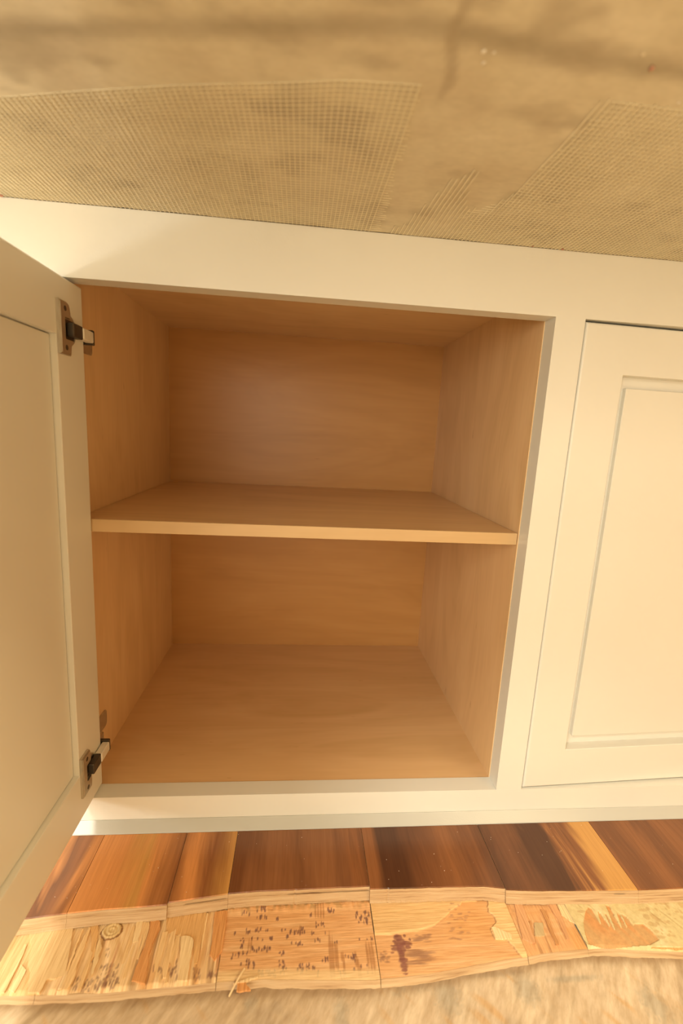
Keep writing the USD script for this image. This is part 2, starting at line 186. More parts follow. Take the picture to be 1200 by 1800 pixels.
MARKS2 = [(0.2935, -0.1434, 0.00040, 0.00160), (0.2890, -0.1406, 0.00030, 0.00150), (0.2894, -0.1443, 0.00030, 0.00180), (0.2915, -0.1443, 0.00050, 0.00210), (0.3007, -0.1422, 0.00030, 0.00180), (0.3028, -0.1414, 0.00040, 0.00220), (0.3047, -0.1438, 0.00060, 0.00120), (0.3071, -0.1407, 0.00030, 0.00190), (0.3022, -0.1420, 0.00040, 0.00120), (0.3063, -0.1418, 0.00050, 0.00110), (0.3136, -0.1432, 0.00040, 0.00120), (0.3158, -0.1428, 0.00040, 0.00160), (0.3540, -0.1482, 0.00050, 0.00100), (0.3571, -0.1485, 0.00050, 0.00150), (0.3588, -0.1426, 0.00050, 0.00200), (0.3599, -0.1446, 0.00050, 0.00120), (0.3548, -0.1463, 0.00040, 0.00170), (0.3610, -0.1423, 0.00050, 0.00150), (0.3572, -0.1465, 0.00060, 0.00180), (0.3627, -0.1469, 0.00040, 0.00200), (0.3602, -0.1478, 0.00040, 0.00140), (0.3102, -0.1537, 0.00040, 0.00130), (0.2971, -0.1516, 0.00050, 0.00180), (0.3221, -0.1525, 0.00040, 0.00220), (0.3194, -0.1520, 0.00030, 0.00140), (0.3204, -0.1538, 0.00050, 0.00110), (0.3041, -0.1521, 0.00030, 0.00170), (0.3205, -0.1523, 0.00030, 0.00150), (0.2971, -0.1510, 0.00050, 0.00140), (0.3212, -0.1529, 0.00050, 0.00150), (0.2872, -0.1549, 0.00040, 0.00190), (0.2863, -0.1595, 0.00050, 0.00150), (0.2858, -0.1510, 0.00040, 0.00090), (0.2834, -0.1532, 0.00040, 0.00090), (0.2866, -0.1612, 0.00040, 0.00130), (0.2853, -0.1588, 0.00050, 0.00180), (0.2851, -0.1591, 0.00050, 0.00130), (0.2845, -0.1609, 0.00050, 0.00150), (0.3145, -0.1631, 0.00040, 0.00150), (0.2996, -0.1634, 0.00050, 0.00150), (0.2989, -0.1635, 0.00050, 0.00150), (0.3206, -0.1644, 0.00040, 0.00150), (0.3170, -0.1629, 0.00040, 0.00160), (0.3043, -0.1658, 0.00060, 0.00180), (0.3072, -0.1634, 0.00040, 0.00120), (0.2987, -0.1621, 0.00030, 0.00190), (0.3193, -0.1630, 0.00030, 0.00100), (0.3190, -0.1642, 0.00040, 0.00150), (0.3067, -0.1636, 0.00030, 0.00200), (0.3206, -0.1631, 0.00040, 0.00110), (0.3013, -0.1654, 0.00040, 0.00130), (0.2981, -0.1611, 0.00040, 0.00120), (0.3168, -0.1663, 0.00040, 0.00200), (0.3171, -0.1661, 0.00050, 0.00090), (0.3105, -0.1651, 0.00040, 0.00130), (0.3136, -0.1621, 0.00050, 0.00180), (0.3130, -0.1634, 0.00040, 0.00200), (0.2927, -0.1683, 0.00040, 0.00130), (0.2825, -0.1671, 0.00030, 0.00120), (0.2886, -0.1682, 0.00030, 0.00090), (0.2931, -0.1669, 0.00050, 0.00130), (0.2833, -0.1678, 0.00030, 0.00180), (0.2830, -0.1703, 0.00040, 0.00170), (0.2877, -0.1672, 0.00050, 0.00200), (0.2828, -0.1683, 0.00040, 0.00110), (0.2793, -0.1692, 0.00040, 0.00100), (0.2758, -0.1685, 0.00050, 0.00160), (0.3335, -0.1688, 0.00040, 0.00090), (0.3373, -0.1694, 0.00040, 0.00160), (0.3350, -0.1716, 0.00040, 0.00120), (0.3369, -0.1694, 0.00040, 0.00200), (0.3363, -0.1691, 0.00050, 0.00150), (0.3322, -0.1693, 0.00040, 0.00110), (0.3375, -0.1798, 0.00030, 0.00170), (0.3389, -0.1832, 0.00030, 0.00160), (0.3364, -0.1784, 0.00030, 0.00130), (0.3323, -0.1780, 0.00050, 0.00110), (0.3337, -0.1822, 0.00030, 0.00080), (0.3325, -0.1827, 0.00030, 0.00180), (0.3407, -0.1862, 0.00040, 0.00110), (0.3343, -0.1903, 0.00040, 0.00120), (0.3374, -0.1864, 0.00050, 0.00160), (0.3376, -0.1852, 0.00040, 0.00180), (0.3368, -0.1885, 0.00030, 0.00110), (0.3368, -0.1851, 0.00040, 0.00150), (0.3347, -0.1899, 0.00030, 0.00140), (0.3387, -0.1906, 0.00050, 0.00190), (0.2971, -0.1783, 0.00030, 0.00150), (0.3014, -0.1781, 0.00050, 0.00140), (0.2937, -0.1759, 0.00040, 0.00200), (0.2958, -0.1751, 0.00040, 0.00120), (0.2933, -0.1763, 0.00040, 0.00110), (0.3029, -0.1808, 0.00040, 0.00190), (0.2937, -0.1767, 0.00040, 0.00140), (0.3021, -0.1795, 0.00040, 0.00190), (0.2962, -0.1802, 0.00030, 0.00190), (0.2957, -0.1787, 0.00050, 0.00180), (0.2961, -0.1832, 0.00040, 0.00130), (0.3024, -0.1841, 0.00040, 0.00140), (0.3222, -0.1910, 0.00030, 0.00190), (0.3111, -0.1890, 0.00030, 0.00120), (0.3122, -0.1913, 0.00030, 0.00180), (0.3274, -0.1881, 0.00040, 0.00110), (0.3173, -0.1884, 0.00040, 0.00160), (0.3131, -0.1879, 0.00030, 0.00140), (0.3283, -0.1931, 0.00040, 0.00170), (0.3249, -0.1899, 0.00040, 0.00130), (0.3094, -0.1910, 0.00050, 0.00100), (0.3204, -0.1909, 0.00030, 0.00180), (0.3086, -0.1880, 0.00030, 0.00130), (0.3145, -0.1916, 0.00040, 0.00130), (0.3134, -0.1903, 0.00040, 0.00190), (0.3263, -0.1925, 0.00040, 0.00140), (0.3192, -0.1878, 0.00050, 0.00140), (0.3238, -0.1904, 0.00050, 0.00120), (0.3085, -0.1879, 0.00040, 0.00190), (0.3259, -0.1909, 0.00040, 0.00080), (0.3215, -0.1878, 0.00050, 0.00130), (0.3096, -0.1869, 0.00040, 0.00090), (0.3271, -0.1885, 0.00030, 0.00180), (0.3582, -0.1919, 0.00040, 0.00100), (0.3602, -0.1908, 0.00040, 0.00170), (0.3745, -0.1878, 0.00040, 0.00180), (0.3727, -0.1861, 0.00040, 0.00120), (0.3724, -0.1878, 0.00040, 0.00160), (0.3779, -0.1943, 0.00040, 0.00160), (0.3790, -0.1916, 0.00040, 0.00170), (0.3781, -0.1954, 0.00030, 0.00120), (0.3878, -0.1805, 0.00040, 0.00160), (0.3907, -0.1780, 0.00040, 0.00190), (0.3884, -0.1802, 0.00050, 0.00110), (0.3885, -0.1782, 0.00050, 0.00130), (0.3877, -0.1782, 0.00030, 0.00200), (0.3910, -0.1802, 0.00050, 0.00140), (0.3844, -0.1802, 0.00040, 0.00140), (0.3468, -0.1588, 0.00040, 0.00150), (0.3521, -0.1594, 0.00050, 0.00130), (0.3598, -0.1616, 0.00040, 0.00090), (0.3546, -0.1615, 0.00050, 0.00160), (0.3577, -0.1595, 0.00050, 0.00220), (0.3564, -0.1600, 0.00050, 0.00200), (0.3806, -0.1396, 0.00050, 0.00100), (0.3847, -0.1383, 0.00040, 0.00210), (0.3883, -0.1417, 0.00040, 0.00110), (0.3874, -0.1374, 0.00060, 0.00110), (0.3869, -0.1386, 0.00030, 0.00140), (0.3778, -0.1368, 0.00050, 0.00180), (0.3779, -0.1413, 0.00050, 0.00160), (0.3849, -0.1382, 0.00040, 0.00210), (0.3800, -0.1565, 0.00040, 0.00120), (0.3820, -0.1580, 0.00040, 0.00170), (0.3792, -0.1560, 0.00050, 0.00160), (0.3759, -0.1578, 0.00040, 0.00170), (0.4007, -0.1610, 0.00040, 0.00090), (0.4034, -0.1605, 0.00050, 0.00160), (0.3705, -0.1276, 0.00060, 0.00140), (0.3719, -0.1261, 0.00050, 0.00220), (0.3703, -0.1268, 0.00050, 0.00120), (0.3941, -0.1209, 0.00050, 0.00120), (0.3963, -0.1237, 0.00040, 0.00130), (0.4013, -0.1242, 0.00050, 0.00170), (0.4022, -0.1216, 0.00040, 0.00120), (0.3950, -0.1220, 0.00050, 0.00210), (0.3947, -0.1196, 0.00060, 0.00150), (0.3977, -0.1235, 0.00050, 0.00140), (0.3989, -0.1215, 0.00050, 0.00190), (0.3967, -0.1226, 0.00040, 0.00120), (0.4319, -0.1262, 0.00060, 0.00110), (0.4440, -0.1340, 0.00040, 0.00210), (0.4369, -0.1337, 0.00040, 0.00220), (0.4335, -0.1261, 0.00060, 0.00100), (0.4479, -0.1281, 0.00030, 0.00220), (0.4457, -0.1357, 0.00040, 0.00160), (0.4338, -0.1383, 0.00040, 0.00130), (0.4447, -0.1340, 0.00050, 0.00170), (0.4331, -0.1270, 0.00060, 0.00240), (0.4418, -0.1336, 0.00040, 0.00130), (0.4423, -0.1260, 0.00040, 0.00100), (0.4406, -0.1386, 0.00040, 0.00160), (0.4487, -0.1303, 0.00050, 0.00160), (0.4319, -0.1269, 0.00050, 0.00100), (0.4372, -0.1350, 0.00050, 0.00160), (0.4468, -0.1315, 0.00050, 0.00110), (0.4310, -0.1325, 0.00040, 0.00150), (0.4434, -0.1375, 0.00050, 0.00230), (0.4449, -0.1389, 0.00040, 0.00150), (0.4310, -0.1317, 0.00040, 0.00100), (0.4383, -0.1314, 0.00050, 0.00210), (0.4446, -0.1262, 0.00050, 0.00210), (0.4309, -0.1302, 0.00040, 0.00190), (0.4446, -0.1393, 0.00050, 0.00210), (0.4443, -0.1389, 0.00040, 0.00230), (0.4433, -0.1272, 0.00040, 0.00230), (0.4357, -0.1335, 0.00040, 0.00130), (0.4367, -0.1348, 0.00050, 0.00170), (0.4417, -0.1592, 0.00050, 0.00090), (0.4471, -0.1583, 0.00050, 0.00190), (0.4321, -0.1586, 0.00040, 0.00130), (0.4485, -0.1592, 0.00050, 0.00150), (0.3110, -0.1263, 0.00040, 0.00240), (0.3265, -0.1297, 0.00040, 0.00160), (0.3132, -0.1277, 0.00060, 0.00210), (0.3066, -0.1258, 0.00040, 0.00240), (0.3283, -0.1295, 0.00050, 0.00220), (0.3055, -0.1275, 0.00050, 0.00160), (0.3052, -0.1271, 0.00040, 0.00230), (0.3273, -0.1290, 0.00050, 0.00110), (0.3048, -0.1258, 0.00040, 0.00190), (0.3010, -0.1267, 0.00050, 0.00120), (0.2836, -0.1198, 0.00050, 0.00180), (0.2905, -0.1220, 0.00040, 0.00230), (0.2812, -0.1213, 0.00040, 0.00160), (0.2866, -0.1202, 0.00050, 0.00130), (0.3087, -0.1162, 0.00040, 0.00200), (0.3106, -0.1173, 0.00040, 0.00170), (0.3055, -0.1162, 0.00040, 0.00220), (0.3065, -0.1172, 0.00040, 0.00240), (0.3066, -0.1153, 0.00050, 0.00110), (0.3108, -0.1150, 0.00050, 0.00160), (0.3006, -0.1186, 0.00040, 0.00170), (0.3101, -0.1190, 0.00050, 0.00130), (0.3112, -0.1196, 0.00050, 0.00110), (0.4127, -0.1762, 0.00040, 0.00140), (0.4223, -0.1787, 0.00050, 0.00170), (0.4219, -0.1759, 0.00050, 0.00190), (0.4236, -0.1818, 0.00030, 0.00170), (0.4237, -0.1807, 0.00030, 0.00140), (0.4250, -0.1762, 0.00040, 0.00110), (0.4235, -0.1766, 0.00050, 0.00110), (0.4195, -0.1787, 0.00050, 0.00150), (0.4225, -0.1765, 0.00050, 0.00130), (0.4230, -0.1786, 0.00050, 0.00120), (0.4161, -0.1777, 0.00050, 0.00160), (0.4212, -0.1797, 0.00040, 0.00100), (0.4218, -0.1789, 0.00040, 0.00190), (0.4379, -0.1875, 0.00030, 0.00120), (0.4306, -0.1883, 0.00060, 0.00170), (0.4431, -0.1959, 0.00040, 0.00100), (0.4376, -0.1952, 0.00040, 0.00140), (0.4119, -0.1987, 0.00040, 0.00070), (0.4088, -0.1978, 0.00040, 0.00190), (0.4086, -0.1928, 0.00040, 0.00130), (0.4051, -0.1964, 0.00050, 0.00180), (0.4049, -0.1948, 0.00050, 0.00100), (0.4109, -0.1948, 0.00040, 0.00120), (0.4051, -0.1938, 0.00030, 0.00170), (0.4062, -0.1991, 0.00050, 0.00160), (0.4226, -0.1908, 0.00040, 0.00110), (0.4215, -0.1912, 0.00040, 0.00160), (0.3721, -0.1487, 0.00050, 0.00210), (0.3893, -0.1493, 0.00030, 0.00160), (0.3743, -0.1486, 0.00030, 0.00110), (0.3724, -0.1495, 0.00050, 0.00170), (0.2754, -0.1441, 0.00040, 0.00130), (0.2747, -0.1447, 0.00040, 0.00190), (0.3445, -0.1467, 0.00040, 0.00210), (0.3507, -0.1483, 0.00050, 0.00140), (0.3522, -0.1454, 0.00040, 0.00130), (0.3452, -0.1463, 0.00050, 0.00190), (0.3497, -0.1473, 0.00040, 0.00220), (0.3500, -0.1464, 0.00040, 0.00210), (0.3457, -0.1446, 0.00050, 0.00150), (0.3405, -0.1518, 0.00040, 0.00200), (0.3417, -0.1499, 0.00050, 0.00110), (0.3419, -0.1517, 0.00030, 0.00120), (0.3415, -0.1515, 0.00040, 0.00110), (0.3340, -0.1438, 0.00030, 0.00190), (0.3382, -0.1431, 0.00030, 0.00100), (0.2757, -0.1724, 0.00030, 0.00100), (0.2747, -0.1724, 0.00050, 0.00130), (0.2936, -0.1800, 0.00050, 0.00090), (0.2870, -0.1790, 0.00040, 0.00170), (0.3650, -0.1845, 0.00050, 0.00190), (0.3541, -0.1885, 0.00050, 0.00170), (0.3607, -0.1878, 0.00050, 0.00180), (0.3576, -0.1835, 0.00040, 0.00160), (0.3665, -0.1858, 0.00040, 0.00100), (0.3680, -0.1875, 0.00040, 0.00100), (0.3593, -0.1887, 0.00040, 0.00140), (0.3566, -0.1840, 0.00040, 0.00140), (0.3550, -0.1877, 0.00050, 0.00150), (0.3573, -0.1851, 0.00040, 0.00190), (0.3600, -0.1831, 0.00030, 0.00130), (0.3651, -0.1893, 0.00040, 0.00090), (0.3680, -0.1837, 0.00030, 0.00170), (0.3604, -0.1877, 0.00050, 0.00170), (0.3583, -0.1860, 0.00060, 0.00090)]
STRIPS2 = [(0.3942, -0.1769, 0.00135, 0.02025), (0.3975, -0.1789, 0.00110, 0.01845), (0.4006, -0.1739, 0.00095, 0.01185), (0.4028, -0.1774, 0.00080, 0.01305), (0.4082, -0.1769, 0.00095, 0.00380), (0.4101, -0.1876, 0.00085, 0.01160), (0.4250, -0.1807, 0.00130, 0.00610), (0.4272, -0.1902, 0.00115, 0.00860), (0.4294, -0.1937, 0.00080, 0.00520), (0.4397, -0.1768, 0.00100, 0.01075), (0.4432, -0.1787, 0.00110, 0.01175), (0.4466, -0.1791, 0.00115, 0.01340), (0.2938, -0.1588, 0.00065, 0.00610), (0.2966, -0.1593, 0.00065, 0.00645), (0.3775, -0.1205, 0.00085, 0.00745), (0.3809, -0.1206, 0.00085, 0.00745), (0.3846, -0.1212, 0.00085, 0.00785), (0.3881, -0.1216, 0.00085, 0.00765), (0.3572, -0.1451, 0.00100, 0.00455)]
MARKS1 = [(0.1960, -0.1834, 0.00050, 0.00170), (0.1913, -0.1824, 0.00040, 0.00240), (0.1991, -0.1855, 0.00060, 0.00160), (0.1871, -0.1821, 0.00040, 0.00160), (0.1858, -0.1780, 0.00040, 0.00190), (0.1994, -0.1864, 0.00040, 0.00210), (0.1926, -0.1809, 0.00050, 0.00250), (0.1897, -0.1835, 0.00040, 0.00140), (0.1959, -0.1812, 0.00060, 0.00240), (0.1987, -0.1877, 0.00070, 0.00240), (0.1868, -0.1812, 0.00060, 0.00250), (0.1985, -0.1844, 0.00060, 0.00130), (0.1904, -0.1833, 0.00050, 0.00230), (0.1941, -0.1802, 0.00070, 0.00120), (0.1886, -0.1801, 0.00040, 0.00080), (0.2087, -0.1829, 0.00070, 0.00250), (0.2076, -0.1805, 0.00050, 0.00150), (0.2120, -0.1790, 0.00060, 0.00220), (0.2073, -0.1773, 0.00060, 0.00100), (0.2126, -0.1835, 0.00060, 0.00130), (0.2080, -0.1866, 0.00050, 0.00250), (0.2098, -0.1798, 0.00070, 0.00130), (0.2088, -0.1864, 0.00040, 0.00220), (0.2115, -0.1782, 0.00050, 0.00150), (0.2076, -0.1790, 0.00050, 0.00220), (0.2071, -0.1856, 0.00060, 0.00160), (0.2068, -0.1840, 0.00060, 0.00190), (0.2109, -0.1720, 0.00040, 0.00180), (0.2085, -0.1835, 0.00050, 0.00230), (0.2150, -0.1893, 0.00060, 0.00240), (0.2101, -0.1802, 0.00050, 0.00090), (0.2105, -0.1742, 0.00070, 0.00170), (0.2086, -0.1823, 0.00040, 0.00180), (0.2047, -0.1809, 0.00060, 0.00200), (0.2609, -0.1842, 0.00070, 0.00100), (0.2612, -0.1928, 0.00050, 0.00230), (0.2559, -0.1891, 0.00050, 0.00180), (0.2599, -0.1907, 0.00070, 0.00080), (0.2540, -0.1900, 0.00060, 0.00250), (0.2515, -0.1885, 0.00040, 0.00160), (0.2502, -0.1901, 0.00050, 0.00160), (0.2528, -0.1886, 0.00070, 0.00200), (0.2520, -0.1885, 0.00040, 0.00170), (0.2601, -0.1890, 0.00060, 0.00160), (0.2548, -0.1867, 0.00070, 0.00170), (0.2534, -0.1902, 0.00050, 0.00080), (0.2585, -0.1894, 0.00050, 0.00090), (0.2545, -0.1908, 0.00040, 0.00100), (0.2516, -0.1865, 0.00050, 0.00200), (0.2138, -0.1373, 0.00070, 0.00170), (0.2113, -0.1392, 0.00050, 0.00190), (0.2112, -0.1358, 0.00070, 0.00130), (0.2154, -0.1428, 0.00050, 0.00250), (0.2084, -0.1369, 0.00070, 0.00140), (0.2113, -0.1394, 0.00040, 0.00200), (0.2219, -0.1360, 0.00040, 0.00230), (0.2268, -0.1439, 0.00050, 0.00190), (0.2196, -0.1393, 0.00060, 0.00290), (0.2223, -0.1418, 0.00070, 0.00160), (0.2222, -0.1429, 0.00060, 0.00240), (0.2205, -0.1470, 0.00060, 0.00120), (0.2274, -0.1482, 0.00060, 0.00160), (0.2229, -0.1389, 0.00060, 0.00180), (0.2646, -0.1889, 0.00030, 0.00260), (0.2737, -0.1869, 0.00050, 0.00220), (0.2666, -0.1826, 0.00040, 0.00130), (0.2684, -0.1882, 0.00070, 0.00150), (0.2728, -0.1845, 0.00040, 0.00130), (0.2645, -0.1882, 0.00080, 0.00220), (0.2678, -0.1858, 0.00030, 0.00250), (0.2677, -0.1847, 0.00040, 0.00220), (0.2639, -0.1907, 0.00070, 0.00250), (0.2633, -0.1847, 0.00050, 0.00150), (0.2685, -0.1897, 0.00060, 0.00260), (0.2394, -0.1865, 0.00070, 0.00130), (0.2376, -0.1925, 0.00050, 0.00210), (0.2354, -0.1894, 0.00060, 0.00190), (0.2370, -0.1839, 0.00050, 0.00250), (0.2416, -0.1907, 0.00040, 0.00220), (0.2338, -0.1849, 0.00050, 0.00250), (0.2327, -0.1827, 0.00060, 0.00130), (0.2348, -0.1898, 0.00060, 0.00190), (0.2395, -0.1848, 0.00060, 0.00260), (0.2394, -0.1904, 0.00060, 0.00140), (0.0989, -0.1865, 0.00040, 0.00170), (0.1065, -0.1940, 0.00050, 0.00200), (0.1053, -0.1908, 0.00070, 0.00200), (0.1041, -0.1847, 0.00060, 0.00210), (0.1007, -0.1852, 0.00070, 0.00250), (0.1060, -0.1940, 0.00060, 0.00190), (0.1031, -0.1851, 0.00050, 0.00080), (0.1037, -0.1932, 0.00040, 0.00210), (0.0962, -0.1783, 0.00070, 0.00230), (0.0984, -0.1806, 0.00070, 0.00120), (0.0957, -0.1782, 0.00090, 0.00130), (0.1007, -0.1888, 0.00080, 0.00240), (0.1033, -0.1857, 0.00070, 0.00200), (0.1182, -0.1917, 0.00030, 0.00170), (0.1305, -0.1963, 0.00040, 0.00230), (0.1146, -0.1907, 0.00040, 0.00130), (0.1075, -0.1858, 0.00050, 0.00100), (0.1264, -0.1851, 0.00080, 0.00080), (0.1077, -0.1862, 0.00060, 0.00210), (0.1214, -0.1974, 0.00060, 0.00080), (0.1302, -0.1970, 0.00060, 0.00090), (0.1138, -0.1888, 0.00040, 0.00090), (0.1301, -0.1894, 0.00060, 0.00160), (0.1312, -0.1962, 0.00080, 0.00180), (0.1173, -0.1953, 0.00070, 0.00090), (0.1272, -0.1942, 0.00080, 0.00190), (0.1135, -0.1907, 0.00060, 0.00120), (0.1279, -0.1955, 0.00040, 0.00160), (0.1144, -0.1926, 0.00070, 0.00190), (0.1184, -0.1923, 0.00070, 0.00120), (0.1115, -0.1893, 0.00070, 0.00230), (0.1206, -0.1909, 0.00040, 0.00090), (0.1271, -0.1875, 0.00050, 0.00180), (0.1307, -0.1924, 0.00060, 0.00120), (0.1151, -0.1866, 0.00050, 0.00100), (0.1308, -0.1912, 0.00050, 0.00140), (0.1135, -0.1959, 0.00060, 0.00180), (0.1207, -0.1961, 0.00050, 0.00170), (0.1156, -0.1975, 0.00070, 0.00160), (0.1176, -0.1890, 0.00060, 0.00120), (0.1250, -0.1848, 0.00060, 0.00180), (0.1100, -0.1842, 0.00060, 0.00170), (0.1263, -0.1925, 0.00060, 0.00140), (0.1218, -0.1882, 0.00080, 0.00120), (0.1199, -0.1880, 0.00050, 0.00230), (0.1113, -0.1866, 0.00070, 0.00120), (0.1259, -0.1620, 0.00050, 0.00110), (0.1292, -0.1625, 0.00050, 0.00250), (0.1239, -0.1564, 0.00040, 0.00120), (0.1265, -0.1567, 0.00080, 0.00090), (0.1424, -0.1924, 0.00050, 0.00080), (0.1502, -0.1903, 0.00060, 0.00250), (0.1481, -0.1899, 0.00050, 0.00180), (0.1445, -0.1954, 0.00060, 0.00250), (0.1450, -0.1936, 0.00040, 0.00080), (0.1424, -0.1928, 0.00060, 0.00240), (0.1421, -0.1919, 0.00040, 0.00220), (0.1448, -0.1912, 0.00080, 0.00150), (0.1485, -0.1929, 0.00050, 0.00080), (0.1368, -0.1860, 0.00060, 0.00170), (0.1431, -0.1852, 0.00040, 0.00150), (0.1490, -0.1885, 0.00050, 0.00090), (0.1426, -0.1885, 0.00080, 0.00080), (0.1386, -0.1946, 0.00080, 0.00220), (0.1336, -0.1880, 0.00070, 0.00110), (0.1454, -0.1845, 0.00040, 0.00130), (0.1447, -0.1754, 0.00080, 0.00210), (0.1332, -0.1784, 0.00070, 0.00150), (0.1462, -0.1819, 0.00060, 0.00160), (0.1287, -0.1762, 0.00050, 0.00210), (0.1283, -0.1819, 0.00050, 0.00110), (0.1343, -0.1887, 0.00050, 0.00130), (0.1435, -0.1846, 0.00070, 0.00190), (0.1325, -0.1921, 0.00080, 0.00210), (0.1407, -0.1894, 0.00050, 0.00110), (0.1258, -0.1743, 0.00050, 0.00120), (0.1292, -0.1742, 0.00090, 0.00080), (0.1425, -0.1817, 0.00050, 0.00100), (0.1303, -0.1743, 0.00050, 0.00190), (0.1349, -0.1938, 0.00060, 0.00220), (0.1454, -0.1869, 0.00080, 0.00110), (0.1362, -0.1758, 0.00060, 0.00100), (0.1483, -0.1945, 0.00060, 0.00250), (0.1488, -0.1900, 0.00080, 0.00240), (0.1368, -0.1809, 0.00060, 0.00160), (0.1368, -0.1938, 0.00040, 0.00240), (0.1366, -0.1857, 0.00040, 0.00090), (0.1392, -0.1811, 0.00070, 0.00220), (0.1363, -0.1865, 0.00070, 0.00160), (0.1386, -0.1932, 0.00060, 0.00190), (0.1363, -0.1877, 0.00040, 0.00230), (0.1503, -0.1923, 0.00040, 0.00110), (0.1361, -0.1758, 0.00060, 0.00260), (0.1323, -0.1744, 0.00070, 0.00170), (0.1447, -0.1962, 0.00070, 0.00200), (0.1382, -0.1857, 0.00080, 0.00180), (0.1435, -0.1776, 0.00070, 0.00100), (0.1338, -0.1826, 0.00030, 0.00110), (0.1355, -0.1913, 0.00050, 0.00180), (0.1456, -0.1900, 0.00040, 0.00110), (0.1248, -0.1744, 0.00040, 0.00190), (0.1391, -0.1756, 0.00050, 0.00200), (0.1387, -0.1935, 0.00060, 0.00210), (0.1520, -0.1930, 0.00060, 0.00070), (0.1401, -0.1864, 0.00050, 0.00220), (0.1469, -0.1968, 0.00070, 0.00090), (0.1420, -0.1841, 0.00040, 0.00250), (0.1374, -0.1921, 0.00080, 0.00230), (0.1128, -0.1677, 0.00080, 0.00120), (0.1147, -0.1689, 0.00070, 0.00110)]
STAIN3 = [(0.4819, -0.1591, 0.00380, 0.00320), (0.4830, -0.1649, 0.00500, 0.00390), (0.4831, -0.1719, 0.00400, 0.00460), (0.4822, -0.1794, 0.00260, 0.00470), (0.4830, -0.1847, 0.00370, 0.00240), (0.4828, -0.1906, 0.00330, 0.00260), (0.4826, -0.1947, 0.00230, 0.00120), (0.4825, -0.1986, 0.00210, 0.00050), (0.4772, -0.1716, 0.00460, 0.00170), (0.4753, -0.1681, 0.00340, 0.00090), (0.4913, -0.1667, 0.00410, 0.00250), (0.4919, -0.1709, 0.00280, 0.00140), (0.4903, -0.1573, 0.00120, 0.00120), (0.4807, -0.1569, 0.00220, 0.00120), (0.4714, -0.1755, 0.00160, 0.00080), (0.4755, -0.1631, 0.00180, 0.00090), (0.4964, -0.1620, 0.00100, 0.00120)]
